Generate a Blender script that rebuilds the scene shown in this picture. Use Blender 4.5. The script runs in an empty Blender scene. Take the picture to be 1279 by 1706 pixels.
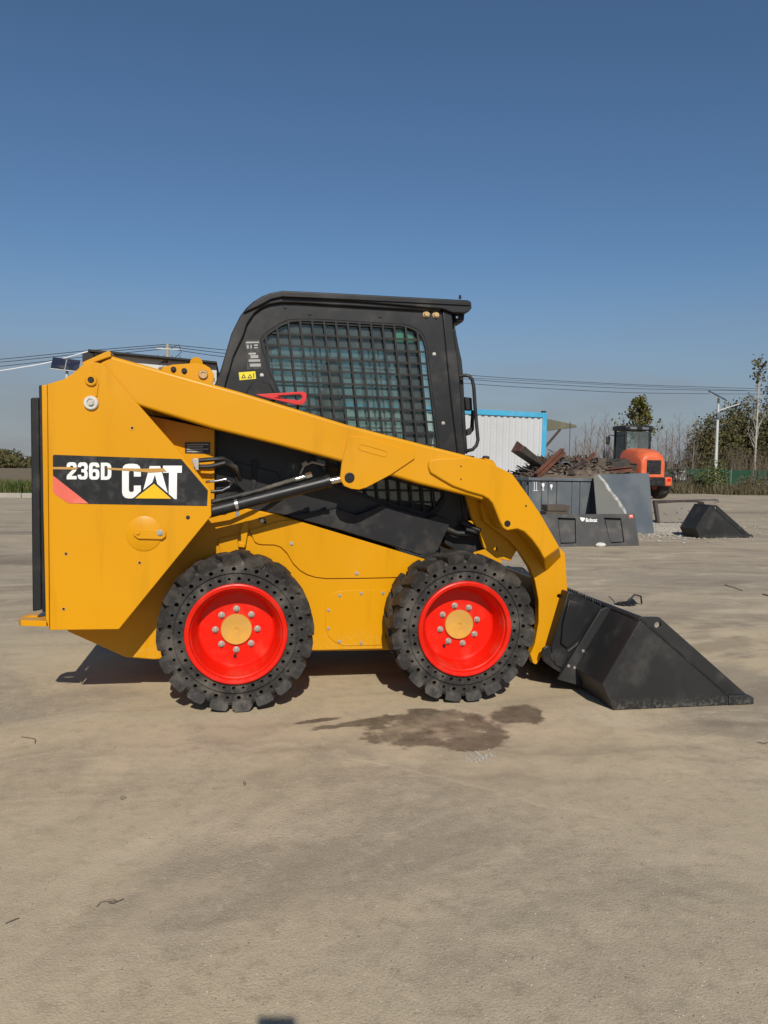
import bpy, bmesh, math, random
from mathutils import Vector, Matrix, geometry, noise as mnoise

# ------------------------------------------------------------------ camera, sky, sun, exposure
SC = bpy.context.scene
COL = SC.collection
PW, PH, FPX = 1279.0, 1706.0, 1281.0
PSI, PIT, ROL = 0.18744449, 0.0601391, 0.01760282
CAM = Vector((0.00571091, -3.59788644, 1.16677273))
FWD = Vector((math.sin(PSI)*math.cos(PIT), math.cos(PSI)*math.cos(PIT), -math.sin(PIT)))
_R = Vector((math.cos(PSI), -math.sin(PSI), 0)); _U = _R.cross(FWD)
RGT = math.cos(ROL)*_R + math.sin(ROL)*_U
UPV = -math.sin(ROL)*_R + math.cos(ROL)*_U

cam_data = bpy.data.cameras.new('camera')
cam_data.sensor_fit = 'HORIZONTAL'; cam_data.sensor_width = 36.0
cam_data.lens = 36.0*FPX/PW
cam_data.clip_start = 0.05; cam_data.clip_end = 3000
cam = bpy.data.objects.new('camera', cam_data); COL.objects.link(cam)
M = Matrix.Identity(4)
for i in range(3):
    M[i][0], M[i][1], M[i][2], M[i][3] = RGT[i], UPV[i], -FWD[i], CAM[i]
cam.matrix_world = M
SC.camera = cam

TO_SUN = Vector((-0.056, -1.0, 0.751)).normalized()
SUN_EL = math.asin(TO_SUN.z)
world = bpy.data.worlds.new('World'); SC.world = world; world.use_nodes = True
wn, wl = world.node_tree.nodes, world.node_tree.links
wn.clear()
sky = wn.new('ShaderNodeTexSky'); sky.sky_type = 'NISHITA'; sky.sun_disc = False
sky.sun_elevation = SUN_EL; sky.sun_rotation = math.atan2(TO_SUN.x, TO_SUN.y)
sky.altitude = 50; sky.air_density = 1.0; sky.dust_density = 0.35; sky.ozone_density = 3.2
bg = wn.new('ShaderNodeBackground'); bg.inputs['Strength'].default_value = 0.075
wo = wn.new('ShaderNodeOutputWorld')
# a low bank of grey cloud close to the horizon
tc = wn.new('ShaderNodeTexCoord')
mp = wn.new('ShaderNodeMapping'); mp.inputs['Scale'].default_value = (2.2, 2.2, 11.0)
wl.new(tc.outputs['Generated'], mp.inputs['Vector'])
cn = wn.new('ShaderNodeTexNoise'); cn.inputs['Scale'].default_value = 1.7; cn.inputs['Detail'].default_value = 6
wl.new(mp.outputs['Vector'], cn.inputs['Vector'])
sx = wn.new('ShaderNodeSeparateXYZ'); wl.new(tc.outputs['Generated'], sx.inputs[0])
el = wn.new('ShaderNodeMapRange'); el.interpolation_type = 'SMOOTHSTEP'
for k, v in zip(('From Min', 'From Max', 'To Min', 'To Max'), (0.0, 0.27, 0.96, 0.0)): el.inputs[k].default_value = v
wl.new(sx.outputs['Z'], el.inputs['Value'])
cm = wn.new('ShaderNodeMapRange'); cm.interpolation_type = 'SMOOTHSTEP'
for k, v in zip(('From Min', 'From Max', 'To Min', 'To Max'), (0.40, 0.66, 0.80, 1.0)): cm.inputs[k].default_value = v
wl.new(cn.outputs['Fac'], cm.inputs['Value'])
mu = wn.new('ShaderNodeMath'); mu.operation = 'MULTIPLY'
wl.new(el.outputs[0], mu.inputs[0]); wl.new(cm.outputs[0], mu.inputs[1])
mx = wn.new('ShaderNodeMix'); mx.data_type = 'RGBA'
mx.inputs['B'].default_value = (3.25, 3.36, 3.8, 1)
wl.new(mu.outputs[0], mx.inputs['Factor']); tn = wn.new('ShaderNodeMix'); tn.data_type = 'RGBA'; tn.blend_type = 'MULTIPLY'; tn.inputs['Factor'].default_value = 1.0
tn.inputs['B'].default_value = (0.78, 0.93, 1.02, 1)
wl.new(sky.outputs[0], tn.inputs['A']); wl.new(tn.outputs['Result'], mx.inputs['A'])
wl.new(mx.outputs['Result'], bg.inputs['Color']); wl.new(bg.outputs[0], wo.inputs['Surface'])

sun_data = bpy.data.lights.new('sun', 'SUN'); sun_data.energy = 4.4; sun_data.angle = math.radians(0.53)
sun_data.color = (1.0, 0.94, 0.84)
sun = bpy.data.objects.new('sun', sun_data); COL.objects.link(sun)
sun.rotation_euler = TO_SUN.to_track_quat('Z', 'Y').to_euler(); sun.location = (-3, -40, 30)

SC.view_settings.view_transform = 'Standard'; SC.view_settings.look = 'None'
SC.view_settings.exposure = 0.0; SC.view_settings.gamma = 1.0
SC.view_settings.use_curve_mapping = False
try:
    SC.cycles.max_bounces = 6; SC.cycles.transparent_max_bounces = 16
    SC.cycles.use_denoising = True
except Exception: pass

# ------------------------------------------------------------------ helpers
def at(px, py, Y=None, Z=None):
    r = FWD + (px-PW/2)/FPX*RGT - (py-PH/2)/FPX*UPV
    t = (Y-CAM.y)/r.y if Y is not None else (Z-CAM.z)/r.z
    return CAM + r*t

class MB:
    def __init__(s): s.v = []; s.f = []
    def add(s, vs, fs):
        o = len(s.v); s.v += [Vector(v) for v in vs]; s.f += [tuple(i+o for i in f) for f in fs]
    def prism(s, front, back, holes=(), hback=()):
        n = len(front)
        if not holes:
            fs = [tuple(range(n)), tuple(reversed(range(n, 2*n)))]
            fs += [(i, i+n, (i+1) % n+n, (i+1) % n) for i in range(n)]
            s.add(list(front)+list(back), fs)
        else:
            loops = [list(front)]+[list(h) for h in holes]
            bl = [list(back)]+[list(h) for h in hback]
            fl = [p for l in loops for p in l]; bk = [p for l in bl for p in l]
            tri = geometry.tessellate_polygon(loops); N = len(fl)
            fs = [tuple(t) for t in tri]+[tuple(i+N for i in reversed(t)) for t in tri]
            o = 0
            for l in loops:
                m = len(l)
                fs += [(o+i, o+(i+1) % m, N+o+(i+1) % m, N+o+i) for i in range(m)]
                o += m
            s.add(fl+bk, fs)
        return s
    def px(s, pts, Y0, Y1, holes=(), backpts=None, far=None):
        """outline given by picture points on the plane Y0, carried straight back to Y1"""
        fr = [at(x, y, Y0) for x, y in pts]
        bk = [Vector((v.x, Y1, v.z)) for v in fr] if backpts is None else [at(x, y, Y1) for x, y in backpts]
        hf = [[at(x, y, Y0) for x, y in h] for h in holes]
        hb = [[Vector((v.x, Y1, v.z)) for v in h] for h in hf]
        if far:
            mir = lambda l: [Vector((v.x, far-v.y, v.z)) for v in l]
            fr, bk = mir(fr), mir(bk); hf = [mir(h) for h in hf]; hb = [mir(h) for h in hb]
        return s.prism(fr, bk, hf, hb)
    def box(s, c, size, rot=None):
        c = Vector(c); hx, hy, hz = [k/2 for k in size]
        vs = [Vector((x, y, z)) for x in (-hx, hx) for y in (-hy, hy) for z in (-hz, hz)]
        if rot is not None: vs = [rot @ v for v in vs]
        s.add([c+v for v in vs], [(0, 1, 3, 2), (4, 6, 7, 5), (0, 4, 5, 1), (2, 3, 7, 6), (0, 2, 6, 4), (1, 5, 7, 3)])
        return s
    def beam(s, a, b, w, h, up=(0, 0, 1)):
        a, b = Vector(a), Vector(b); d = b-a; L = d.length; d.normalize()
        u = Vector(up); x = d.cross(u)
        if x.length < 1e-4: x = d.cross(Vector((0, 1, 0)))
        x.normalize(); z = x.cross(d)
        rot = Matrix((x, d, z)).transposed()
        return s.box((a+b)/2, (w, L, h), rot)
    def cyl(s, a, b, r0, r1=None, n=16, caps=True):
        a, b = Vector(a), Vector(b); r1 = r0 if r1 is None else r1
        d = (b-a).normalized(); x = d.orthogonal().normalized(); y = d.cross(x)
        vs = []
        for p, r in ((a, r0), (b, r1)):
            vs += [p+r*(math.cos(2*math.pi*i/n)*x+math.sin(2*math.pi*i/n)*y) for i in range(n)]
        fs = [(i, (i+1) % n, (i+1) % n+n, i+n) for i in range(n)]
        if caps: fs += [tuple(reversed(range(n))), tuple(range(n, 2*n))]
        s.add(vs, fs); return s
    def tube(s, pts, r, n=8, closed=False):
        pts = [Vector(p) for p in pts]; m = len(pts); vs = []; prev = None
        rs = r if isinstance(r, (list, tuple)) else [r]*m
        for i, p in enumerate(pts):
            if closed: d = pts[(i+1) % m]-pts[i-1]
            else: d = pts[min(i+1, m-1)]-pts[max(i-1, 0)]
            d.normalize()
            x = d.orthogonal().normalized() if prev is None else (prev-d*prev.dot(d)).normalized()
            prev = x; y = d.cross(x)
            vs += [p+rs[i]*(math.cos(2*math.pi*k/n)*x+math.sin(2*math.pi*k/n)*y) for k in range(n)]
        fs = []
        for i in range(m if closed else m-1):
            j = (i+1) % m
            fs += [(i*n+k, i*n+(k+1) % n, j*n+(k+1) % n, j*n+k) for k in range(n)]
        if not closed: fs += [tuple(reversed(range(n))), tuple(range((m-1)*n, m*n))]
        s.add(vs, fs); return s
    def lathe(s, prof, n=64, o=(0, 0, 0)):
        """profile (r, y) turned about the Y axis"""
        o = Vector(o); vs = []; m = len(prof)
        for i in range(n):
            a = 2*math.pi*i/n
            vs += [o+Vector((r*math.cos(a), y, r*math.sin(a))) for r, y in prof]
        fs = [(i*m+k, i*m+k+1, ((i+1) % n)*m+k+1, ((i+1) % n)*m+k) for i in range(n) for k in range(m-1)]
        s.add(vs, fs); return s

def setp(o, parent):
    if parent is None: return
    o.parent = parent
    if parent.parent is None and parent.type == 'EMPTY' and not parent.get('_local'):
        o.matrix_parent_inverse = Matrix.Translation(-Vector(parent.location))

def obj(name, mb, mat, parent=None, bevel=0.0, smooth=True, angle=35, seg=2, recalc=True):
    me = bpy.data.meshes.new(name)
    me.from_pydata([tuple(v) for v in mb.v], [], mb.f)
    if recalc:
        b = bmesh.new(); b.from_mesh(me); bmesh.ops.recalc_face_normals(b, faces=b.faces); b.to_mesh(me); b.free()
    me.materials.append(mat)
    if smooth:
        me.shade_smooth(); me.set_sharp_from_angle(angle=math.radians(angle))
    o = bpy.data.objects.new(name, me); COL.objects.link(o)
    setp(o, parent)
    if bevel:
        m = o.modifiers.new('bevel', 'BEVEL'); m.width = bevel; m.segments = seg; m.limit_method = 'ANGLE'
        m.angle_limit = math.radians(30); m.harden_normals = False
    return o

def tag(o, label, cat, group=None, kind=None):
    if label: o['label'] = label
    if cat: o['category'] = cat
    if group: o['group'] = group
    if kind: o['kind'] = kind
    return o

def thing(name, label, cat, loc=(0, 0, 0), group=None, local=False):
    o = bpy.data.objects.new(name, None); COL.objects.link(o); o.location = loc
    o.empty_display_size = 0.2
    if local: o['_local'] = 1
    return tag(o, label, cat, group)

def circ(cx, cy, r, n=16):
    return [(cx+r*math.cos(2*math.pi*i/n), cy+r*math.sin(2*math.pi*i/n)) for i in range(n)]

# ------------------------------------------------------------------ materials
class NT:
    def __init__(s, name):
        s.m = bpy.data.materials.new(name); s.m.use_nodes = True
        s.n = s.m.node_tree.nodes; s.l = s.m.node_tree.links
        s.b = s.n['Principled BSDF']; s.out = s.n['Material Output']
        s.tc = s.n.new('ShaderNodeTexCoord')
    def link(s, a, b): s.l.new(a, b)
    def val(s, sock, v):
        if hasattr(v, 'is_linked') or hasattr(v, 'links'): s.link(v, sock)
        else: sock.default_value = v
    def noise(s, scale, detail=5, rough=0.55, vec=None, mapping=None, dist=0.0):
        t = s.n.new('ShaderNodeTexNoise'); t.inputs['Scale'].default_value = scale
        t.inputs['Detail'].default_value = detail; t.inputs['Roughness'].default_value = rough
        t.inputs['Distortion'].default_value = dist
        v = vec or s.tc.outputs['Object']
        if mapping:
            mp = s.n.new('ShaderNodeMapping'); mp.inputs['Scale'].default_value = mapping
            s.link(v, mp.inputs['Vector']); v = mp.outputs['Vector']
        s.link(v, t.inputs['Vector']); return t.outputs['Fac']
    def voro(s, scale, feature='F1', vec=None):
        t = s.n.new('ShaderNodeTexVoronoi'); t.feature = feature; t.inputs['Scale'].default_value = scale
        s.link(vec or s.tc.outputs['Object'], t.inputs['Vector']); return t.outputs['Distance']
    def math(s, op, a, b=0.0, clamp=False):
        t = s.n.new('ShaderNodeMath'); t.operation = op; t.use_clamp = clamp
        s.val(t.inputs[0], a); s.val(t.inputs[1], b); return t.outputs[0]
    def step(s, v, lo, hi, a=0.0, b=1.0):
        t = s.n.new('ShaderNodeMapRange'); t.interpolation_type = 'SMOOTHSTEP'
        s.val(t.inputs['Value'], v)
        for k, x in zip(('From Min', 'From Max', 'To Min', 'To Max'), (lo, hi, a, b)): s.val(t.inputs[k], x)
        return t.outputs[0]
    def mix(s, f, a, b):
        t = s.n.new('ShaderNodeMix'); t.data_type = 'RGBA'
        s.val(t.inputs['Factor'], f)
        for k, c in (('A', a), ('B', b)):
            if isinstance(c, tuple): t.inputs[k].default_value = c+(1,) if len(c) == 3 else c
            else: s.link(c, t.inputs[k])
        return t.outputs['Result']
    def sep(s, v=None):
        t = s.n.new('ShaderNodeSeparateXYZ'); s.link(v or s.tc.outputs['Object'], t.inputs[0]); return t.outputs
    def bump(s, h, strength=0.3, dist=0.01):
        t = s.n.new('ShaderNodeBump'); t.inputs['Strength'].default_value = strength; t.inputs['Distance'].default_value = dist
        s.link(h, t.inputs['Height']); s.link(t.outputs[0], s.b.inputs['Normal'])
    def fin(s, col=None, rough=None, metal=0.0, spec=0.5):
        if col is not None: s.val(s.b.inputs['Base Color'], col+(1,) if isinstance(col, tuple) else col)
        if rough is not None: s.val(s.b.inputs['Roughness'], rough)
        s.b.inputs['Metallic'].default_value = metal; s.b.inputs['Specular IOR Level'].default_value = spec
        return s.m

def paint(name, col, rough=0.4, dust=(0.35, 0.29, 0.21), amt=0.25, scale=6.0, var=0.12, low=None, bump=0.04, spec=0.5, metal=0.0, chips=None, streak=0.0):
    t = NT(name)
    n1 = t.noise(scale, 6); n2 = t.noise(scale*9, 4); n3 = t.noise(scale*0.35, 3)
    dark = tuple(c*(1-var) for c in col)
    c = t.mix(t.step(n3, 0.35, 0.65), col, dark)
    d = t.math('MULTIPLY', t.step(n1, 0.48, 0.75), amt)
    if low is not None:   # dust and splash thrown up close to the ground
        z = t.sep()[2]
        lz = t.step(z, low[0], low[1], 1.0, 0.0)
        sp = t.math('MULTIPLY', t.step(t.noise(60, 3), 0.45, 0.62), lz)
        d = t.math('MAXIMUM', d, t.math('MULTIPLY', sp, 0.8))
    c = t.mix(d, c, dust)
    if streak:
        sk = t.math('MULTIPLY', t.step(t.noise(1.0, 6, 0.65, mapping=(9, 9, 1.1)), 0.52, 0.74), streak); c = t.mix(sk, c, tuple(k*0.55 for k in col))
        sc_ = t.math('MULTIPLY', t.step(t.noise(1.0, 4, 0.7, mapping=(40, 40, 3.0)), 0.66, 0.70), t.step(n1, 0.5, 0.6)); c = t.mix(t.math('MULTIPLY', sc_, 0.35), c, dust)
    if chips:
        ch = t.step(t.noise(chips[1], 8, 0.7), chips[2], chips[2]+0.03)
        c = t.mix(ch, c, chips[0])
    r = t.math('ADD', t.math('MULTIPLY', n1, 0.22), rough-0.11)
    r = t.math('ADD', r, t.math('MULTIPLY', d, 0.35), True)
    t.bump(t.math('ADD', t.math('MULTIPLY', n2, 0.3), n1), bump, 0.01)
    return t.fin(c, r, metal, spec)

YEL = paint('yellow_paint', (0.625, 0.280, 0.0008), 0.36, dust=(0.60, 0.30, 0.03), amt=0.16, scale=3.0, var=0.07, low=(0.20, 0.36), bump=0.03, spec=0.28, streak=0.35)
YELF = paint('yellow_paint_clean', (0.625, 0.280, 0.0008), 0.34, dust=(0.60, 0.30, 0.03), amt=0.10, scale=2.2, var=0.06, bump=0.05, spec=0.36, streak=0.26, chips=((0.22, 0.09, 0.03), 26, 0.76))
YELHUB = paint('yellow_hub_paint', (0.62, 0.33, 0.05), 0.55, dust=(0.40, 0.28, 0.14), amt=0.5, scale=22, var=0.2, chips=((0.10, 0.04, 0.02), 60, 0.68))
BLK = paint('black_cab_paint', (0.014, 0.014, 0.015), 0.42, dust=(0.10, 0.09, 0.08), amt=0.28, scale=7, var=0.3, bump=0.05, spec=0.4)
BLKD = paint('black_dull_paint', (0.012, 0.012, 0.014), 0.55, dust=(0.09, 0.08, 0.065), amt=0.4, scale=9, var=0.3, bump=0.06, spec=0.35)
BUCK = paint('black_bucket_paint', (0.026, 0.026, 0.027), 0.5, dust=(0.12, 0.11, 0.095), amt=0.3, scale=5, var=0.3, low=(-0.02, 0.07), bump=0.07, spec=0.4, chips=((0.30, 0.28, 0.25), 48, 0.735))
RED = paint('red_rim_paint', (0.70, 0.010, 0.0015), 0.36, spec=0.3, dust=(0.55, 0.09, 0.05), amt=0.34, scale=9, var=0.08, bump=0.03)
REDL = paint('red_lever_paint', (0.62, 0.02, 0.02), 0.45, amt=0.15)
DECK = paint('decal_black', (0.010, 0.010, 0.011), 0.38, dust=(0.25, 0.25, 0.25), amt=0.12, scale=20, chips=((0.45, 0.45, 0.45), 34, 0.745))
DECW = paint('decal_white', (0.82, 0.82, 0.80), 0.4, amt=0.12, scale=20, chips=((0.10, 0.10, 0.10), 50, 0.75))
DECY = paint('decal_yellow', (0.85, 0.50, 0.005), 0.4, amt=0.05)
DECR = paint('decal_faded_red', (0.72, 0.13, 0.09), 0.45, dust=(0.75, 0.32, 0.25), amt=0.7, scale=18)
DECP = paint('decal_peeled_glue', (0.50, 0.27, 0.06), 0.7, amt=0.5, scale=30)
STKY = paint('sticker_yellow', (0.85, 0.68, 0.02), 0.4, amt=0.05)
STEEL = paint('bolt_steel', (0.52, 0.49, 0.44), 0.42, dust=(0.35, 0.27, 0.18), amt=0.35, scale=60, metal=0.7)
BRASS = paint('bolt_brass', (0.50, 0.33, 0.16), 0.45, metal=0.6, amt=0.2, scale=60)
CHROME = paint('chrome_rod', (0.75, 0.74, 0.72), 0.2, metal=1.0, amt=0.12, scale=30)
RUBH = paint('hose_rubber', (0.016, 0.016, 0.016), 0.5, amt=0.3, scale=14)
SEAT = paint('seat_vinyl', (0.02, 0.02, 0.022), 0.6, amt=0.2)
SERR = paint('grip_steel', (0.02, 0.02, 0.02), 0.5, amt=0.3, scale=30)
WHTP = paint('worn_white_paint', (0.62, 0.60, 0.56), 0.55, dust=(0.18, 0.12, 0.07), amt=0.7, scale=9, chips=((0.12, 0.06, 0.03), 18, 0.58))

def tyre_mat():
    t = NT('tyre_rubber')
    n = t.noise(9, 7, 0.6); f = t.noise(70, 4); g = t.noise(3.2, 3)
    d = t.math('MULTIPLY', t.step(n, 0.42, 0.74), t.step(g, 0.3, 0.7, 0.35, 1.0))
    c = t.mix(d, (0.020, 0.018, 0.017), (0.135, 0.118, 0.098))
    c = t.mix(t.math('MULTIPLY', t.step(f, 0.5, 0.7), 0.25), c, (0.12, 0.11, 0.095))
    t.bump(t.math('ADD', n, t.math('MULTIPLY', f, 0.5)), 0.18, 0.008)
    return t.fin(c, t.math('ADD', t.math('MULTIPLY', n, 0.2), 0.55), spec=0.35)
TYRE = tyre_mat()

def glass_mat(name, tint, dirt, dirtcol=(0.55, 0.58, 0.56), refl=1.0):
    t = NT(name); n = t.n
    tr = n.new('ShaderNodeBsdfTransparent'); tr.inputs[0].default_value = tint+(1,)
    gl = n.new('ShaderNodeBsdfGlossy'); gl.inputs['Roughness'].default_value = 0.03
    fr = n.new('ShaderNodeFresnel'); fr.inputs['IOR'].default_value = 1.5
    df = n.new('ShaderNodeBsdfDiffuse'); df.inputs[0].default_value = dirtcol+(1,)
    m1 = n.new('ShaderNodeMixShader'); m2 = n.new('ShaderNodeMixShader')
    t.link(t.math('MULTIPLY', fr.outputs[0], refl), m1.inputs[0]); t.link(tr.outputs[0], m1.inputs[1]); t.link(gl.outputs[0], m1.inputs[2])
    dn = t.step(t.noise(7, 6, 0.6, mapping=(1, 1, 0.35)), 0.3, 0.75, dirt*0.5, dirt)
    t.link(dn, m2.inputs[0]); t.link(m1.outputs[0], m2.inputs[1]); t.link(df.outputs[0], m2.inputs[2])
    t.link(m2.outputs[0], t.out.inputs['Surface']); return t.m
GLASS = glass_mat('cab_glass', (0.70, 0.82, 0.79), 0.08, refl=1.6)
GLASSF = glass_mat('cab_glass_dusty', (0.80, 0.92, 0.89), 0.42, (0.70, 0.75, 0.73))

STK1 = paint('sticker_black', (0.02, 0.02, 0.02), 0.45, amt=0.2, scale=30)
STKW = paint('sticker_print', (0.36, 0.36, 0.35), 0.5, amt=0.3, scale=40)
STKG = paint('green_reflector', (0.02, 0.42, 0.22), 0.3, amt=0.1)

# ------------------------------------------------------------------ ground
def ground_mat():
    t = NT('dusty_concrete')
    pos = t.tc.outputs['Object']; X, Y, Z = t.sep()
    big = t.noise(0.19, 5, 0.6, dist=0.4); mid = t.noise(1.3, 8, 0.64); fine = t.noise(17, 7, 0.68); grit = t.noise(150, 3, 0.7)
    blot = t.noise(0.62, 9, 0.62, dist=0.9); pale = t.noise(0.83, 8, 0.66, dist=1.4)
    streak = t.noise(1.0, 7, 0.62, mapping=(0.28, 2.0, 1), dist=0.9); track = t.noise(1.3, 8, 0.66, mapping=(0.42, 1.25, 1), dist=1.6)
    c = t.mix(t.step(big, 0.36, 0.64), (0.500, 0.398, 0.258), (0.420, 0.350, 0.246))
    c = t.mix(t.math('MULTIPLY', t.step(blot, 0.48, 0.62), 0.72), c, (0.275, 0.228, 0.170))
    c = t.mix(t.math('MULTIPLY', t.step(pale, 0.52, 0.68), 0.60), c, (0.545, 0.450, 0.325))
    c = t.mix(t.math('MULTIPLY', t.step(mid, 0.46, 0.72), 0.50), c, (0.300, 0.242, 0.176))
    c = t.mix(t.math('MULTIPLY', t.step(streak, 0.53, 0.70), 0.45), c, (0.530, 0.432, 0.310))
    c = t.mix(t.math('MULTIPLY', t.step(streak, 0.45, 0.30), 0.45), c, (0.235, 0.190, 0.140))
    far = t.math('MAXIMUM', t.step(X, 1.2, 3.0), t.step(Y, 1.5, 3.5))
    soil = t.step(t.math('ADD', Y, t.math('MULTIPLY', t.math('SUBTRACT', blot, 0.5), 5.0)), 0.6, 3.4, 0.0, 0.60)
    c = t.mix(soil, c, (0.300, 0.252, 0.190))
    c = t.mix(t.math('MULTIPLY', far, t.math('MULTIPLY', t.step(track, 0.51, 0.61), 0.72)), c, (0.235, 0.190, 0.140))
    c = t.mix(t.math('MULTIPLY', far, t.math('MULTIPLY', t.step(track, 0.45, 0.36), 0.62)), c, (0.520, 0.430, 0.310))
    worn = t.step(t.noise(0.47, 6, 0.6, dist=1.1), 0.42, 0.60, 0.42, 1.0)
    c = t.mix(t.math('MULTIPLY', worn, t.math('MULTIPLY', t.step(fine, 0.50, 0.66), 0.46)), c, (0.245, 0.196, 0.136))
    c = t.mix(t.math('MULTIPLY', worn, t.math('MULTIPLY', t.step(fine, 0.46, 0.34), 0.36)), c, (0.540, 0.445, 0.315))
    c = t.mix(t.math('MULTIPLY', worn, t.math('MULTIPLY', t.step(grit, 0.54, 0.66), 0.48)), c, (0.54, 0.46, 0.36))
    c = t.mix(t.math('MULTIPLY', worn, t.math('MULTIPLY', t.step(grit, 0.44, 0.32), 0.52)), c, (0.18, 0.145, 0.11))
    # gravelly, coarser patches
    gp = t.step(t.noise(0.7, 5, 0.6, dist=0.8), 0.52, 0.62)
    vor = t.voro(85.0)
    c = t.mix(t.math('MULTIPLY', gp, t.step(vor, 0.42, 0.16, 0.0, 0.16)), c, (0.205, 0.165, 0.125))
    wob = t.noise(2.2, 6, 0.6); wob2 = t.noise(5.5, 5, 0.6)
    def ell(cx, cy, rx, ry, ang=0.0, soft=0.25, k=0.9):
        ca, sa = math.cos(ang), math.sin(ang)
        dx = t.math('SUBTRACT', X, cx); dy = t.math('SUBTRACT', Y, cy)
        u = t.math('DIVIDE', t.math('ADD', t.math('MULTIPLY', dx, ca), t.math('MULTIPLY', dy, sa)), rx)
        v = t.math('DIVIDE', t.math('SUBTRACT', t.math('MULTIPLY', dy, ca), t.math('MULTIPLY', dx, sa)), ry)
        d = t.math('SQRT', t.math('ADD', t.math('MULTIPLY', u, u), t.math('MULTIPLY', v, v)))
        d = t.math('ADD', d, t.math('MULTIPLY', t.math('SUBTRACT', wob2, 0.5), 2.2*k))
        return t.step(d, 1.0-soft, 1.0+soft, 1.0, 0.0)
    # oil and water stains under the front wheel
    st = ell(0.86, -0.34, 0.32, 0.18, 0.15, 0.18, 1.25)
    for a in ((1.00, -0.50, 0.13, 0.14, 0.3), (1.29, -0.20, 0.15, 0.12, 0.8), (0.60, -0.20, 0.27, 0.040, 0.26), (0.92, -0.17, 0.22, 0.10, 0.0), (0.36, -0.16, 0.14, 0.024, 0.25)):
        st = t.math('MAXIMUM', st, ell(*a, soft=0.16, k=1.15))
    c = t.mix(t.math('MULTIPLY', st, t.step(fine, 0.3, 0.7, 0.9, 0.68)), c, (0.078, 0.058, 0.040))
    # old dark scuffs farther back
    for a, k in (((4.9, 2.1, 0.75, 0.16, 0.5), 0.5), ((2.6, -0.55, 0.5, 0.05, -0.25), 0.5), ((-2.1, 6.0, 1.6, 0.5, 0.1), 0.55), ((-3.0, 9.5, 2.2, 0.3, 0.1), 0.5), ((3.2, 1.0, 0.4, 0.12, 0.4), 0.45),
                 ((8.0, 5.2, 2.0, 0.35, 0.1), 0.4), ((11.5, 8.2, 2.0, 0.5, 0.1), 0.35), ((13.0, 16.0, 6, 0.6, 0.1), 0.5)):
        c = t.mix(t.math('MULTIPLY', ell(*a, soft=0.5, k=1.1), k), c, (0.17, 0.135, 0.10))
    # broken edge of a thin screed crossing the yard
    edge = t.math('ADD', Y, t.math('ADD', t.math('MULTIPLY', X, 0.80), 0.27))
    edge = t.math('ADD', edge, t.math('MULTIPLY', t.math('SUBTRACT', wob, 0.5), 0.34))
    near = t.math('MULTIPLY', t.step(X, 0.0, 0.5), t.step(X, 1.5, 1.05))
    ridge = t.math('MULTIPLY', t.step(edge, 0.0, 0.10, 1.0, 0.0), t.step(edge, -0.012, 0.0))
    ridge = t.math('MULTIPLY', ridge, near)
    c = t.mix(t.math('MULTIPLY', ridge, 0.12), c, (0.54, 0.44, 0.31))
    # faint dusty wheel tracks swinging across the yard
    for (cx_, cy_, rad, wd, k_) in ((-0.6, -9.2, 8.6, 0.07, 0.34), (-0.6, -9.2, 8.95, 0.06, 0.26), (3.0, 14.0, 12.6, 0.10, 0.34), (3.0, 14.0, 13.4, 0.12, 0.30), (9.0, -8.0, 11.2, 0.12, 0.28), (9.0, -8.0, 12.0, 0.10, 0.26)):
        dx = t.math('SUBTRACT', X, cx_); dy = t.math('SUBTRACT', Y, cy_)
        d_ = t.math('SQRT', t.math('ADD', t.math('MULTIPLY', dx, dx), t.math('MULTIPLY', dy, dy)))
        d_ = t.math('ABSOLUTE', t.math('ADD', t.math('SUBTRACT', d_, rad), t.math('MULTIPLY', t.math('SUBTRACT', wob, 0.5), 0.5)))
        band = t.math('MULTIPLY', t.step(d_, wd*1.6, wd*0.3), t.step(wob2, 0.38, 0.62))
        c = t.mix(t.math('MULTIPLY', band, k_), c, (0.58, 0.47, 0.32))
        rimd = t.math('MULTIPLY', t.math('MULTIPLY', t.step(d_, wd*1.4, wd*1.9), t.step(d_, wd*2.8, wd*2.0)), t.step(mid, 0.42, 0.6))
        c = t.mix(t.math('MULTIPLY', rimd, k_*0.9), c, (0.25, 0.20, 0.14))
    # pale chalky scatter
    ch = t.math('MULTIPLY', t.step(t.noise(30, 5, 0.7), 0.60, 0.68), t.step(t.noise(0.9, 4, 0.6, dist=0.5), 0.54, 0.66))
    c = t.mix(t.math('MULTIPLY', ch, 0.75), c, (0.60, 0.54, 0.45))
    h = t.math('ADD', t.math('MULTIPLY', fine, 0.5), t.math('MULTIPLY', grit, 0.35))
    h = t.math('ADD', h, t.math('MULTIPLY', mid, 1.2))
    h = t.math('ADD', h, t.math('MULTIPLY', t.math('MULTIPLY', gp, t.step(vor, 0.5, 0.1)), 0.12))
    h = t.math('ADD', h, t.math('MULTIPLY', t.step(edge, -0.02, 0.02), t.math('MULTIPLY', near, 0.25)))
    t.bump(h, 0.65, 0.012)
    r = t.math('SUBTRACT', 0.92, t.math('MULTIPLY', st, 0.35))
    return t.fin(c, r, spec=0.25)
GROUND = ground_mat()
mb = MB()
xs = [-400, -60, -12, -6, -3, 0, 3, 6, 12, 60, 400]; ys = [-60, -10, -4, -2, 0, 2, 4, 8, 16, 60, 600]
mb.v = [Vector((x, y, 0)) for y in ys for x in xs]; n = len(xs)
mb.f = [(j*n+i, j*n+i+1, (j+1)*n+i+1, (j+1)*n+i) for j in range(len(ys)-1) for i in range(n-1)]
g = obj('ground', mb, GROUND, smooth=False, recalc=False); g['kind'] = 'structure'

# ------------------------------------------------------------------ skid steer loader
WID = 1.52
L = thing('skid_steer_loader', 'yellow skid steer loader with black cab, red wheel rims and bucket on the ground', 'loader', (0.5, 0.76, 0))

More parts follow.
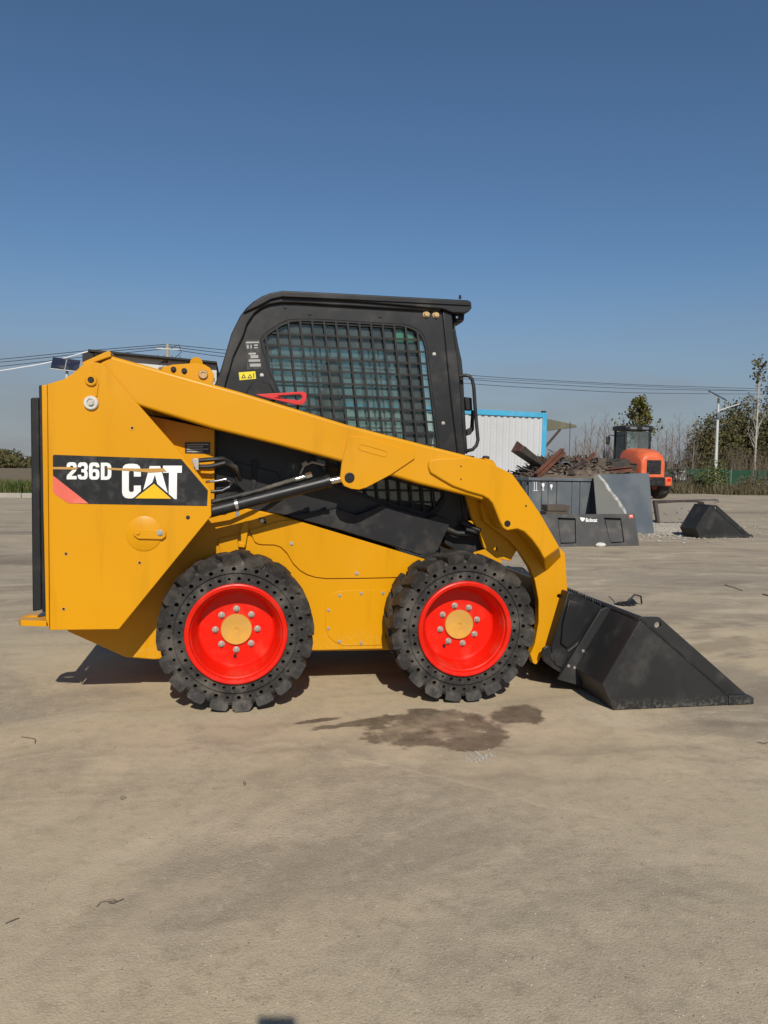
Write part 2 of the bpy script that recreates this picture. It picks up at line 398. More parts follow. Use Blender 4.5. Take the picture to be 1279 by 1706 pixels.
# --- wheels
RT, RR = 0.372, 0.2345
def make_tyre():
    mb = MB(); N = 36; ys = 0.012
    def ring_holes(r0, r1, rc, sizes, off):
        for i in range(N):
            a0 = 2*math.pi*(i+off)/N; da = 2*math.pi/N
            hr = sizes[i % len(sizes)]; am = a0+da/2
            cell = [(r0, a0), (r0, am), (r0, a0+da), ((r0+r1)/2, a0+da), (r1, a0+da), (r1, am), (r1, a0), ((r0+r1)/2, a0)]
            P = [Vector((r*math.cos(a), ys, r*math.sin(a))) for r, a in cell]
            c = Vector((rc*math.cos(am), ys, rc*math.sin(am)))
            er = Vector((math.cos(am), 0, math.sin(am))); ea = Vector((-math.sin(am), 0, math.cos(am)))
            angs = [180+45, 180, 180-45, 90, 45, 0, -45, -90]   # matches the cell walk: radial axis first
            H = [c+hr*(math.cos(math.radians(b))*er+math.sin(math.radians(b))*ea) for b in angs]
            H = [c+hr*(math.cos(math.radians(b))*er+math.sin(math.radians(b))*ea) for b in (225, 180, 135, 90, 45, 0, 315, 270)]
            D = [h+Vector((0, 0.045, 0)) for h in H]
            fs = [(k, (k+1) % 8, 8+(k+1) % 8, 8+k) for k in range(8)]
            fs += [(8+k, 8+(k+1) % 8, 16+(k+1) % 8, 16+k) for k in range(8)]
            fs += [tuple(range(16, 24))]
            mb.add(P+H+D, fs)
    ring_holes(0.236, 0.2805, 0.2585, (0.0092, 0.0072), 0.0)
    ring_holes(0.2865, 0.326, 0.3045, (0.0105, 0.0074), 0.5)
    mb.lathe([(0.2805, ys), (0.2815, ys+0.007), (0.2855, ys+0.007), (0.2865, ys)], 72)
    mb.lathe([(0.326, ys), (0.340, 0.018), (0.348, 0.05), (0.350, 0.13), (0.348, 0.21), (0.340, 0.246), (0.326, 0.252), (0.236, 0.252)], 72)
    NL = 20; da = 2*math.pi/NL
    rnd = random.Random(5)
    for side in (0, 1):
        for i in range(NL):
            a = (i+0.5*side)*da+rnd.uniform(-.01, .01)
            y0, y1 = (0.0, 0.150) if side == 0 else (0.264, 0.114)
            sk = 0.42*da; ro = RT-rnd.uniform(0, .008)
            def P(r, t, y): return Vector((r*math.cos(t), y, r*math.sin(t)))
            wi, wo = rnd.uniform(.37, .43)*da, rnd.uniform(.29, .36)*da
            s0 = y0+(0.014 if side == 0 else -0.014)
            fr = [P(0.318, a-wi, s0), P(0.318, a+wi, s0), P(0.348, a+wi*1.02, y0), P(ro-0.004, a+wo, y0), P(ro-0.002, a, y0), P(ro-0.004, a-wo, y0), P(0.348, a-wi*1.02, y0)]
            bk = [P(0.325, a+sk-wi*.8, y1), P(0.325, a+sk+wi*.8, y1), P(0.348, a+sk+wi*.8, y1), P(ro, a+sk+wo*.75, y1), P(ro+0.002, a+sk, y1), P(ro, a+sk-wo*.75, y1), P(0.348, a+sk-wi*.8, y1)]
            mb.prism(fr, bk)
    return mb
def make_rim():
    mb = MB()
    mb.lathe([(0.236, 0.03), (0.2375, 0.004), (0.235, -0.004), (0.230, -0.006), (0.216, -0.003), (0.2125, 0.004), (0.2115, 0.016), (0.206, 0.020), (0.2045, 0.028),
              (0.196, 0.050), (0.187, 0.090), (0.181, 0.113), (0.172, 0.121), (0.150, 0.122), (0.060, 0.118), (0.0005, 0.118)], 96)
    return mb
def make_wheel():
    w = obj('wheel', make_rim(), RED, L, recalc=True, angle=28)
    t = obj('tyre', make_tyre(), TYRE, w, bevel=0.0, angle=30)
    hb = MB(); hb.lathe([(0.074, 0.119), (0.074, 0.108), (0.071, 0.104), (0.010, 0.103), (0.007, 0.106), (0.0005, 0.106)], 48)
    obj('hub_cap', hb, YELHUB, w)
    nutme = None
    for i in range(8):
        a = math.radians(22.5+45*i)
        nb = MB(); nb.cyl((0, 0.119, 0), (0, 0.104, 0), 0.0115, 0.0115, 6); nb.cyl((0, 0.104, 0), (0, 0.097, 0), 0.0075, 0.006, 10); nb.cyl((0, 0.1185, 0), (0, 0.115, 0), 0.0155, 0.0155, 16)
        if nutme is None:
            o = obj('wheel_nut', nb, STEEL, w); nutme = o.data
        else:
            o = bpy.data.objects.new('wheel_nut', nutme); COL.objects.link(o); o.parent = w
        o.location = (0.099*math.cos(a), 0, 0.099*math.sin(a))
    vb = MB(); vb.cyl((-0.055, 0.121, -0.118), (-0.055, 0.113, -0.118), 0.008, 0.008, 10)
    obj('valve_hole', vb, BLKD, w)
    return w
def copy_tree(o, parent):
    c = o.copy(); COL.objects.link(c); c.parent = parent; c.matrix_parent_inverse = o.matrix_parent_inverse.copy()
    for ch in o.children: copy_tree(ch, c)
    return c
w0 = make_wheel(); w0.location = (0, 0, RT); w0.rotation_euler = (0, math.radians(-22.5), 0)
w1 = copy_tree(w0, L); w1.location = (1.105, 0, RT); w1.rotation_euler = (0, math.radians(9), 0)
for X in (0, 1.105):
    w = copy_tree(w0, L); w.location = (X, WID, RT); w.rotation_euler = (0, math.radians(11+X*7), math.pi)

def P(name, pts, y0, y1, mat, holes=(), bevel=0.003, parent=L, back=None, far=None, seg=2):
    mb = MB(); mb.px(pts, y0, y1, holes, back, far); return obj(name, mb, mat, parent, bevel=bevel, seg=seg)
def bolt(px, py, Y, r=0.008, h=0.006, mat=STEEL, parent=L, name='bolt'):
    c = at(px, py, Y); mb = MB(); mb.cyl(c, c-Vector((0, h*.5, 0)), r*1.35, r*1.35, 14); mb.cyl(c-Vector((0, h*.5, 0)), c-Vector((0, h*1.6, 0)), r, r*.92, 6)
    return obj(name, mb, mat, parent)

# --- chassis
CH = 0.30
body = MB()
fr = [at(x, y, CH+.012) for x, y in ((112, 1052), (209, 1095), (256, 1099), (400, 1090), (525, 1085), (655, 1083), (775, 1078), (812, 1000), (775, 950), (709, 932), (492, 866), (437, 852), (352, 838), (300, 760), (230, 690), (95, 690), (90, 1000))]
body.prism(fr, [Vector((v.x, WID-CH-.012, v.z)) for v in fr])
chassis = obj('chassis', body, YEL, L, bevel=0.006)
# bolted side plates, a narrow gap between them
seam_u = [(421, 895), (424, 902), (430, 906), (437, 907), (457, 907.5), (468, 911), (478, 921), (488, 938), (500, 950), (512, 957), (526, 961.5), (545, 963.5), (600, 963), (690, 961)]
seam_l = [(419, 896), (422, 903.5), (429, 907.6), (437, 909), (457, 909.3), (467, 912.5), (476.5, 922), (486.5, 939), (499, 951.5), (511, 958.7), (526, 963.2), (545, 965.3), (600, 964.8), (690, 962.8)]
P('upper_side_plate', [(415, 884), (467, 868), (492, 866.5), (709, 932), (700, 950)]+seam_u[::-1], CH, CH+.011, YEL, bevel=.0015)
P('lower_side_plate', [(363, 898), (394, 891), (413, 885)]+seam_l+[(690, 1000), (660, 1080), (525, 1083), (440, 1080), (380, 1000)], CH, CH+.011, YEL, bevel=.0015)
P('access_cover', [(541.5, 1012), (544, 1000), (552, 990), (564, 985), (580, 983.5), (660, 982), (650, 1074.5), (572, 1076), (558, 1070), (547, 1060), (542, 1048)], CH-.004, CH-.0002, YEL, bevel=.0015)
for x, y in ((566, 992), (601.5, 988.5), (638, 988), (547, 1016.5), (547, 1047), (565.5, 1068.5), (601, 1071)): bolt(x, y, CH-.004, .0065, .004)
for x, y in ((594, 955), (485.5, 905.5)): bolt(x, y, CH, .0075, .005)
P('tie_down_strap', [(409, 868), (414, 870), (412, 890), (409, 909), (407, 913), (397, 911), (396, 905), (401, 884), (405, 872)], CH-.03, CH-.022, YEL, bevel=.002)
P('strap_foot', [(397, 904), (408, 905), (407, 912.5), (397, 911)], CH-.034, CH-.002, YEL, bevel=.002)
P('latch_plate', [(432, 862), (441, 864), (444, 873), (434, 871)], CH-.002, CH+.01, BLKD, bevel=.001)
bolt(436.5, 867.5, CH-.003, .008, .005)
# --- rear tower
TY = 0.03
tower = [(79, 640), (106, 632), (122, 622), (137, 608), (147, 604), (156, 603), (166, 605), (176, 611), (190, 627), (233, 677), (306, 760), (351, 815), (352, 859), (198, 1048.5), (83, 1050), (81, 850)]
def build_tower(far=None):
    T = P('tower_plate', tower, TY, TY+.014, YELF, bevel=.003, far=far)
    P('tower_edge', [(69, 642), (78.2, 640.5), (80.2, 850), (82.2, 1050), (76, 1030), (72, 850)], TY+.012, TY+.10, YELF, bevel=.004, far=far)
    P('tower_inner', [(84, 645), (150, 612), (176, 625), (300, 770), (340, 830), (338, 858), (196, 1036), (88, 1036)], TY+.09, CH+.02, YEL, bevel=.004, far=far)
    return T
tower_near = build_tower(); build_tower(WID)
P('tower_edge_strip', [(77, 662), (78.5, 662), (81.5, 1000), (80, 1000)], TY-.006, TY+.004, YELF, bevel=.001)
P('inner_guard_panel', [(236, 690), (357, 716), (357, 842), (300, 842)], 0.235, CH+.02, YEL, bevel=.003)
P('data_plate', [(308, 737), (350, 736.5), (350, 756), (308, 755)], 0.232, 0.2349, STK1, bevel=0, parent=L)
for k in range(4): P('plate_print', [(311, 740+k*3.9), (347-9*(k % 2), 739.6+k*3.9), (347-9*(k % 2), 741.2+k*3.9), (311, 741.6+k*3.9)], 0.2312, 0.2319, STKW, bevel=0)
# pivot pins with keeper straps
def pin(px, py, Y, r, mat=YELF, ring=None, parent=tower_near):
    c = at(px, py, Y); mb = MB(); mb.lathe([(r, 0.004), (r, -0.008), (r*.86, -0.011), (r*.55, -0.011), (r*.5, -0.006), (0.0005, -0.006)], 28, c)
    return obj('pivot_pin', mb, mat, parent)
pin(152, 633.5, TY, .026); bolt(152, 634, TY-.004, .011, .006, BLKD, tower_near)
P('pin_strap', [(161, 636), (164, 637), (161.5, 660), (159, 660)], TY-.006, TY-.0002, YELF, bevel=.001, parent=tower_near)
mbx = MB(); c = at(152, 671.5, TY); mbx.lathe([(.031, 0.0), (.031, -.010), (.027, -.014), (.018, -.014), (.017, -.008), (.0005, -.008)], 28, c); obj('washer', mbx, WHTP, tower_near)
bolt(152, 671.5, TY-.008, .012, .008, STEEL, tower_near)
c = at(240, 889, TY); mbx = MB(); mbx.lathe([(.079, 0.0), (.079, -.003), (.075, -.005), (.0005, -.005)], 40, c); obj('pivot_boss', mbx, YELF, tower_near)
P('keeper_bar', [(222, 885), (227, 881), (262, 882.5), (270, 881), (276, 886), (276, 894), (270, 899), (230, 898), (222, 892)], TY-.016, TY-.0052, YELF, bevel=.003, parent=tower_near)
bolt(229.5, 887.5, TY-.016, .009, .004, YELF, tower_near); bolt(266.5, 887.5, TY-.016, .011, .006, STEEL, tower_near)
for x, y in ((110, 922.5), (232.5, 937.5), (106, 1014.5), (220, 713), (313, 862)):
    c = at(x, y, TY); mb = MB(); mb.lathe([(.009, 0), (.009, -.002), (.0065, -.0022), (.006, -.001), (.0005, -.0008)], 16, c); o = obj('plug_hole', mb, YELHUB if x < 240 else BLKD, tower_near)
    mb = MB(); mb.cyl(c-Vector((0, .0012, 0)), c-Vector((0, .0016, 0)), .0055, .0055, 12); obj('hole_core', mb, BLKD, tower_near)
P('tow_hook', [(32, 1027), (40, 1024), (82, 1026), (82, 1036), (34, 1035)], 0.09, 0.25, YELF, bevel=.004) if False else None
mb = MB()
h0 = at(32, 1030, .12); h1 = at(84, 1031, .12)
zt = h0.z; outl = [Vector((h0.x+.02, .075, zt)), Vector((h1.x, .045, zt)), Vector((h1.x, .28, zt)), Vector((h0.x+.02, .24, zt)), Vector((h0.x, .20, zt)), Vector((h0.x, .11, zt))]
hole = [Vector(((h0.x*.6+h1.x*.4)+.045*math.cos(a), .155+.022*math.sin(a), zt)) for a in [2*math.pi*k/16 for k in range(16)]]
dz = Vector((0, 0, -.026))
mb.prism(outl, [v+dz for v in outl], [hole], [[v+dz for v in hole]])
obj('tie_down_hook', mb, YELF, L, bevel=.003)
P('rear_door', [(50.5, 663), (64.5, 662), (70, 1016), (54, 1019)], 0.10, WID-.10, BLKD, bevel=.006)
P('rear_door_frame', [(64.5, 642), (69, 641.5), (76, 1020), (70, 1020)], 0.055, WID-.06, BLKD, bevel=.004)

# --- decal with lettering
z1 = lambda pts: [(x/3.1975, 560+y/3.1975) for x, y in pts]
D = TY
dec = P('decal', z1([(286, 632), (545, 641), (965, 655), (1107, 822), (1103, 905), (470, 894), (360, 889), (283, 828), (281, 640)]), D-.0012, D-.0001, DECK, bevel=0)
P('red_stripe', z1([(281, 742), (472, 892), (362, 889), (290, 838), (282, 826)]), D-.0020, D-.0012, DECR, bevel=0, parent=dec)
Cc = [(750, 748), (750, 712), (744, 694), (730, 683), (712, 680), (686, 680), (667, 684), (655, 695), (650, 715), (650, 832), (655, 850), (667, 861), (686, 865), (704, 864), (716, 858), (735, 840), (750, 826), (750, 796), (713, 796), (713, 822), (708, 829), (697, 831), (689, 827), (686, 818), (686, 728), (690, 718), (699, 714), (709, 717), (713, 726), (713, 748)]
Aa = [(797, 692), (853, 692), (893, 835), (850, 835), (825, 738), (796, 822), (757, 842)]
Tt = [(868, 690), (969, 690), (968, 728), (943, 728), (941, 868), (898, 868), (900, 728), (868, 728)]
P('letter', z1(Cc), D-.0020, D-.0012, DECW, bevel=0, parent=dec)
P('letter', z1(Aa), D-.0020, D-.0012, DECW, bevel=0, parent=dec)
P('letter', z1(Tt), D-.0021, D-.0012, DECW, bevel=0, parent=dec)
P('triangle_border', z1([(820, 772), (934, 872), (700, 872)]), D-.0026, D-.0013, DECK, bevel=0, parent=dec)
P('triangle', z1([(820, 786), (912, 866), (720, 864)]), D-.0032, D-.0026, DECY, bevel=0, parent=dec)
P('peeled_strip', z1([(282, 697), (360, 697), (405, 700), (418, 706), (395, 711), (282, 709)]), D-.0040, D-.0034, DECP, bevel=0, parent=dec)
P('peeled_strip', z1([(563, 700), (640, 704), (760, 706), (872, 704), (888, 722), (870, 722), (800, 727), (690, 718), (585, 712)]), D-.0040, D-.0034, DECP, bevel=0, parent=dec)
def text_mesh(name, s, p_left, p_right, Y, height_px, mat, parent, bold=0.012, rotfix=0):
    """lettering standing in the X-Z plane, from one picture point to another"""
    a, b = at(*p_left, Y), at(*p_right, Y)
    cu = bpy.data.curves.new(name, 'FONT'); cu.body = s; cu.size = 1.0; cu.offset = bold; cu.extrude = 0.0; cu.space_character = 1.03
    t = bpy.data.objects.new(name, cu); COL.objects.link(t)
    dg = bpy.context.evaluated_depsgraph_get(); dg.update()
    me = bpy.data.meshes.new_from_object(t.evaluated_get(dg)); bpy.data.objects.remove(t)
    xs = [v.co.x for v in me.vertices]; ysv = [v.co.y for v in me.vertices]
    x0, x1, y0, y1 = min(xs), max(xs), min(ysv), max(ysv)
    ex = (b-a); top = at(p_left[0], p_left[1]-height_px, Y)-a
    for v in me.vertices:
        q = a+ex*((v.co.x-x0)/(x1-x0))+top*((v.co.y-y0)/(y1-y0)); v.co = q
    me.materials.clear(); me.materials.append(mat)
    o = bpy.data.objects.new(name, me); COL.objects.link(o); setp(o, parent); return o
GL = {'2': ([(0, .68), (0, .82), (.08, .94), (.25, 1), (.75, 1), (.92, .94), (1, .80), (1, .60), (.95, .50), (.47, .20), (1, .20), (1, 0), (0, 0), (0, .17), (.08, .27), (.60, .57), (.66, .64), (.66, .75), (.60, .80), (.40, .80), (.34, .75), (.34, .68)], []),
      '3': ([(0, .72), (0, .82), (.08, .94), (.25, 1), (.75, 1), (.92, .94), (1, .80), (1, .64), (.94, .55), (.86, .515), (.94, .48), (1, .38), (1, .2), (.92, .06), (.75, 0), (.25, 0), (.08, .06), (0, .18), (0, .28), (.34, .28), (.34, .23), (.40, .18), (.60, .18), (.66, .24), (.66, .36), (.60, .42), (.36, .42), (.36, .60), (.60, .60), (.66, .66), (.66, .75), (.60, .80), (.40, .80), (.34, .76), (.34, .72)], []),
      '6': ([(1, .72), (1, .82), (.92, .94), (.75, 1), (.25, 1), (.08, .94), (0, .80), (0, .20), (.08, .06), (.25, 0), (.75, 0), (.92, .06), (1, .2), (1, .42), (.92, .56), (.75, .62), (.45, .62), (.34, .58), (.34, .74), (.40, .80), (.60, .80), (.66, .74), (.66, .72)], [[(.34, .24), (.40, .18), (.60, .18), (.66, .24), (.66, .38), (.60, .44), (.40, .44), (.34, .38)]]),
      'D': ([(0, 0), (0, 1), (.58, 1), (.82, .95), (.96, .84), (1, .68), (1, .32), (.96, .16), (.82, .05), (.58, 0)], [[(.35, .19), (.55, .19), (.64, .26), (.66, .36), (.66, .64), (.64, .74), (.55, .81), (.35, .81)]])}
for ch, xa_, xb_ in (('2', 355, 408), ('3', 414, 467), ('6', 474, 529), ('D', 537, 593)):
    o_, h_ = GL[ch]; fz_ = lambda l: z1([(xa_+(xb_-xa_)*u, 763+(xa_-355)*.012-91*v) for u, v in l])
    P('model_number_character', fz_(o_), D-.0020, D-.0012, DECW, holes=[fz_(k) for k in h_], bevel=0, parent=dec)

# --- lift arms
AY = 0.05
arm = [(183, 592), (400, 653), (580, 708), (707, 741), (779, 759), (800, 764), (812, 800), (806, 834), (779, 826), (697, 806), (651, 792), (570, 769), (460, 740), (355, 714), (233, 677), (176, 655), (150, 640), (146, 618)]
def build_arm(far=None):
    A = P('lift_arm', arm, AY, AY+.11, YELF, bevel=.013, far=far, seg=3)
    P('arm_end_plate', [(136, 604), (180.5, 584), (184, 586), (185, 594), (141, 609)], AY-.012, AY+.13, YELF, bevel=.003, far=far)
    # gooseneck casting: outer face, sides running back to the leg plate
    front = [(713.5, 778), (714, 770), (719, 765), (735, 763), (760, 762.5), (779, 760.5), (806, 765), (826, 776), (854, 790), (880, 826), (901, 857), (932, 912), (906, 931), (897, 914), (886, 899), (873, 886), (862, 881.5), (852, 883), (845, 884.5), (838, 880), (832, 868), (826, 852), (820, 838), (813, 831), (804, 826), (779, 819), (754, 810), (735, 799), (717, 788)]
    back = list(front); back[11] = (940, 931); back[12] = (914, 957); back[13] = (901, 938)
    mb = MB(); f3 = [at(x, y, AY-.015) for x, y in front]
    b3 = [Vector((v.x, AY+.195, v.z)) for v in f3]
    for k in (11, 12, 13):
        q = at(*back[k], AY+.16); b3[k] = Vector((q.x, AY+.195, q.z))
    if far:
        f3 = [Vector((v.x, far-v.y, v.z)) for v in f3]; b3 = [Vector((v.x, far-v.y, v.z)) for v in b3]
    mb.prism(f3, b3); G = obj('gooseneck', mb, YELF, L, bevel=.007)
    leg = [(800, 838), (815, 832), (850, 838), (925, 905), (941, 922), (944, 965), (946, 1002), (941, 1040), (933, 1071), (909, 1077), (898, 1100), (893, 1107), (888, 1105), (883, 1090), (887, 1082), (891, 1071), (897, 1036), (897, 1000), (891, 968), (882, 945), (866, 920), (848, 900), (826, 884), (806, 868)]
    lp = P('arm_leg', leg, AY+.16, AY+.210, YELF, holes=[circ(931, 993, 3.3, 12)], bevel=.003, far=far)
    # inner casting behind the gooseneck
    P('inner_casting', [(776, 824), (818, 836), (836, 880), (862, 915), (850, 935), (828, 930), (806, 912), (800, 890), (786, 862)], AY+.212, AY+.25, YEL, holes=[circ(809, 860, 8, 16), circ(826, 915, 3.5, 12)], bevel=.003, far=far)
    P('cylinder_bracket', [(579, 731), (584, 725.5), (613, 730), (690, 753), (691, 764), (651, 791), (610, 812.6), (598, 816), (585, 814.5), (573, 809.5), (566, 798), (569, 772)], AY-.011, AY+.004, YELF, bevel=.003, far=far)
    return A, G, lp
armN, neckN, legN = build_arm(); build_arm(WID)
# pressed slot on the bracket
def pill(x0, y0, x1, y1, r, n=8):
    a = math.atan2(y1-y0, x1-x0); out = []
    for k in range(n+1): t = a+math.pi/2+math.pi*k/n; out.append((x0+r*math.cos(t), y0+r*math.sin(t)))
    for k in range(n+1): t = a-math.pi/2+math.pi*k/n; out.append((x1+r*math.cos(t), y1+r*math.sin(t)))
    return out
mb = MB(); mb.px(pill(602.5, 745, 640, 755.5, 5.6), AY-.0135, AY-.0105, holes=[pill(602.5, 745, 640, 755.5, 4.4)]); obj('slot_rim', mb, YELF, armN)
c = at(582, 795.5, AY-.011); mb = MB(); mb.lathe([(.024, 0), (.024, -.005), (.019, -.006), (.018, -.002), (.010, -.002), (.009, -.006), (.0005, -.006)], 24, c); obj('cylinder_pin', mb, BLKD, armN)
for x, y, r in ((845, 872.5, .0165), (876, 843, .005), (767.6, 777, .004), (767.6, 798.5, .004)):
    c = at(x, y, AY-.015); mb = MB(); mb.cyl(c+Vector((0, .001, 0)), c-Vector((0, .0006, 0)), r, r, 20); obj('pin_hole', mb, BLKD, neckN)
mb = MB(); mb.px([(806, 763), (822, 767), (828, 778), (812, 772)], AY+.0, AY+.09); obj('stop_block', mb, YELF, neckN, bevel=.003)
mb = MB(); mb.px([(806, 763), (809, 759), (815, 760), (816, 765)], AY+.02, AY+.06); obj('stop_pad', mb, RUBH, neckN, bevel=.002)
# link plate and hood behind the arm
P('link_plate', [(262, 640), (270, 612), (287, 607.5), (325, 605), (340, 607), (350, 613), (356, 624), (355, 636), (350, 650), (300, 650)], .20, .215, YELF, bevel=.003)
bolt(289, 615.5, .20, .010, .008, BLKD); bolt(307, 618, .20, .010, .008, BLKD); pin(338.5, 624, .20, .022, BRASS, parent=L)
mb = MB(); mb.cyl(at(327, 605.5, .26), at(327, 605.5, .32), .03, .03, 20); obj('link_boss', mb, YELF, L)
P('hood_top', [(146, 581.5), (361, 602), (361, 606), (146, 586)], .36, WID-.36, BLKD, bevel=.003)
P('hood_side', [(150, 586.5), (361, 606.5), (361, 660), (150, 640)], .40, WID-.40, WHTP, bevel=.003)
P('hood_latch', [(137, 590), (146, 586), (156, 590), (156, 604), (137, 604)], .36, .48, BLKD, bevel=.003)
P('engine_bay', [(240, 690), (790, 760), (790, 868), (500, 858), (350, 838), (300, 800)], .40, WID-.40, BLKD, bevel=0)

# --- lift cylinder, hoses
cy = .11
a, b = at(335, 856, cy), at(549, 801.5, cy); e = at(582, 795.5, cy)
mb = MB(); mb.cyl(a, b, .0295, .0295, 24); mb.cyl(b-(b-a).normalized()*.02, b+(b-a).normalized()*.004, .033, .033, 24); cylo = obj('lift_cylinder', mb, BLK, L)
mb = MB(); mb.cyl(b, e, .017, .017, 20); obj('rod', mb, CHROME, cylo)
mb = MB(); d = (b-a).normalized(); cc = a+(b-a)*.27; mb.cyl(cc-d*.007, cc+d*.007, .032, .032, 24); mb.box(cc+Vector((.004, -.01, -.042)), (.018, .02, .022)); obj('hose_clamp', mb, CHROME, cylo)
mb = MB(); q = [at(352, 836, cy-.01), at(420, 820, cy-.01), at(494, 798, cy-.01)]; mb.tube(q, .011, 10); obj('pressure_hose', mb, RUBH, cylo)
mb = MB(); q0, q1 = at(493, 798.5, cy-.01), at(519, 790.5, cy-.01); mb.cyl(q0, q0.lerp(q1, .5), .012, .012, 12); mb.cyl(q0.lerp(q1, .62), q1, .015, .015, 6); mb.cyl(q0.lerp(q1, .45), q0.lerp(q1, .7), .009, .009, 10); obj('hose_fitting', mb, CHROME, cylo)
mb = MB()
mb.tube([at(324, 768, .19), at(345, 766, .18), at(372, 764, .18), at(386, 772, .2), at(392, 790, .25)], .011, 10)
mb.tube([at(326, 778, .18), at(350, 777, .17), at(374, 771, .17), at(392, 778, .2), at(400, 800, .26)], .011, 10)
mb.tube([at(345, 838, .15), at(380, 832, .15), at(420, 822, .18), at(470, 806, .25)], .010, 10)
obj('hydraulic_hose', mb, RUBH, L)
mb = MB(); mb.tube([at(343, 803, .17), at(362, 801, .16), at(376, 798, .16), at(384, 802, .18)], .006, 10); mb.tube([at(348, 819, .16), at(370, 817, .15), at(382, 811, .15), at(386, 805, .17)], .006, 10)
obj('steel_pipe', mb, CHROME, L)
P('hose_clamp_block', [(320, 764), (331, 764), (331, 783), (326, 784), (320, 770)], .13, .2, STEEL, bevel=.002)
P('black_cover_plate', [(380, 767), (401, 771), (425, 778), (462, 787), (466, 802), (412, 820), (398, 815)], .335, .35, BLK, bevel=.003)
P('cover_strut', [(420, 767), (430, 767), (426, 815), (418, 818)], .325, .334, BLKD, bevel=.002)
mb = MB(); mb.tube([at(500, 790, .3), at(506, 776, .3), at(520, 770, .3), at(540, 775, .3)], .006, 8); mb.cyl(at(503, 775, .28), at(511, 770, .28), .01, .01, 8); obj('valve_pipe', mb, STEEL, L)

# --- cab
CY = 0.33; CW = WID-2*CY
inner = [(376, 641), (389, 594), (399, 573), (405.6, 560), (412, 540), (424, 522), (436, 513), (449, 507.5), (467.6, 504.5), (494, 504.8), (734, 519)]
outer = [(357, 642), (368, 614), (385, 556), (400, 526), (410, 513), (422, 502), (435, 494.5), (449, 489.5), (471, 485), (565, 489.5), (734, 498.5)]
wind = [(434, 566), (441, 557), (449, 550.5), (465, 540), (482, 533), (500, 531.5), (527, 532), (600, 536), (670, 540.5), (682, 543), (692, 547.5), (701, 554), (707, 563), (711.5, 579), (717, 630), (723, 680), (731, 740), (742, 835), (730, 852), (716, 862), (638, 840), (560, 812), (500, 742), (464, 656), (449, 620), (440, 590)]
def build_side(far=None):
    S = P('cab_side', [(340, 800), (352, 700), (366, 650)]+inner+[(737, 519), (744, 600), (751, 670), (761, 750), (772, 868), (700, 925), (500, 862), (345, 838)], CY+.018, CY+.045, BLK, holes=[wind], bevel=.003, far=far)
    P('cab_post', [(345, 800), (350, 700)]+outer+inner[::-1]+[(362, 700), (360, 800)], CY, CY+.06, BLK, bevel=.007, far=far, seg=3)
    P('front_pillar', [(736.5, 516), (753, 522), (755, 545), (758.5, 575), (763, 600), (766.5, 640), (771, 715), (775, 757), (780, 868), (771.5, 868), (761, 750), (751.5, 670), (744.5, 600)], CY+.006, CY+.075, BLK, bevel=.006, far=far)
    W = P('side_glass', [(430, 560), (480, 528), (690, 538), (716, 575), (748, 850), (716, 868), (630, 845), (550, 815), (495, 745), (444, 630)], CY+.050, CY+.054, GLASS if not far else GLASSF, bevel=0, far=far)
    # guard of welded bars, clipped to the opening
    poly = [at(x, y, CY+.03) for x, y in wind]
    pp = [(v.x, v.z) for v in poly]
    def clip(a, b):
        ts = []
        for i in range(len(pp)):
            p, q = pp[i], pp[(i+1) % len(pp)]
            dx, dz = b[0]-a[0], b[1]-a[1]; ex, ez = q[0]-p[0], q[1]-p[1]; det = dx*ez-dz*ex
            if abs(det) < 1e-9: continue
            t = ((p[0]-a[0])*ez-(p[1]-a[1])*ex)/det; u = ((p[0]-a[0])*dz-(p[1]-a[1])*dx)/det
            if 0 <= u < 1: ts.append(t)
        ts.sort(); return [(ts[i], ts[i+1]) for i in range(0, len(ts)-1, 2)]
    gb = MB(); sgn = lambda y: y if not far else far-y
    x0 = min(p[0] for p in pp); x1 = max(p[0] for p in pp); zz0 = min(p[1] for p in pp); zz1 = max(p[1] for p in pp)
    k = x0-.35
    while k < x1+.3:
        a, b = (k, zz1), (k+.125*(zz1-zz0), zz0)
        for t0, t1 in clip(a, b):
            A_ = Vector((a[0]+(b[0]-a[0])*t0, sgn(CY+.024), a[1]+(b[1]-a[1])*t0)); B_ = Vector((a[0]+(b[0]-a[0])*t1, sgn(CY+.024), a[1]+(b[1]-a[1])*t1))
            if (A_-B_).length > .02: gb.beam(A_, B_, .0100, .010, (0, 1, 0))
        k += .0605
    z = zz0+.02
    while z < zz1:
        for t0, t1 in clip((x0-.1, z), (x1+.1, z)):
            A_ = Vector((x0-.1+(x1-x0+.2)*t0, sgn(CY+.032), z)); B_ = Vector((x0-.1+(x1-x0+.2)*t1, sgn(CY+.032), z))
            if (A_-B_).length > .02: gb.beam(A_, B_, .0100, .008, (0, 1, 0))
        z += .0605
    g_ = obj('window_guard', gb, BLKD, L, smooth=False)
    ring = [(x, y) for x, y in wind]; cxm = sum(x for x, y in ring)/len(ring); cym = sum(y for x, y in ring)/len(ring)
    sm = [(cxm+(x-cxm)*.975, cym+(y-cym)*.968) for x, y in ring]
    rb = MB(); rb.px(ring, CY+.020, CY+.042, holes=[sm], far=far); obj('window_trim', rb, BLKD, L)
    return S
sideN = build_side(); build_side(WID)
roof = [(405, 522), (412, 512), (424, 501), (436, 493.5), (450, 488), (471, 484), (565, 488.5), (734, 497.5), (780, 500), (785, 503), (786, 513), (781, 519), (774, 522), (753, 521), (738, 515), (565, 500), (471, 495), (452, 499), (430, 511)]
P('roof', roof, CY-.014, WID-CY+.014, BLK, bevel=.006, seg=3)
P('roof_ridge', [(470, 490.5), (565, 494.5), (734, 503), (783, 506), (783, 509), (734, 506.5), (565, 498), (470, 494)], CY-.022, CY-.012, BLK, bevel=.002)
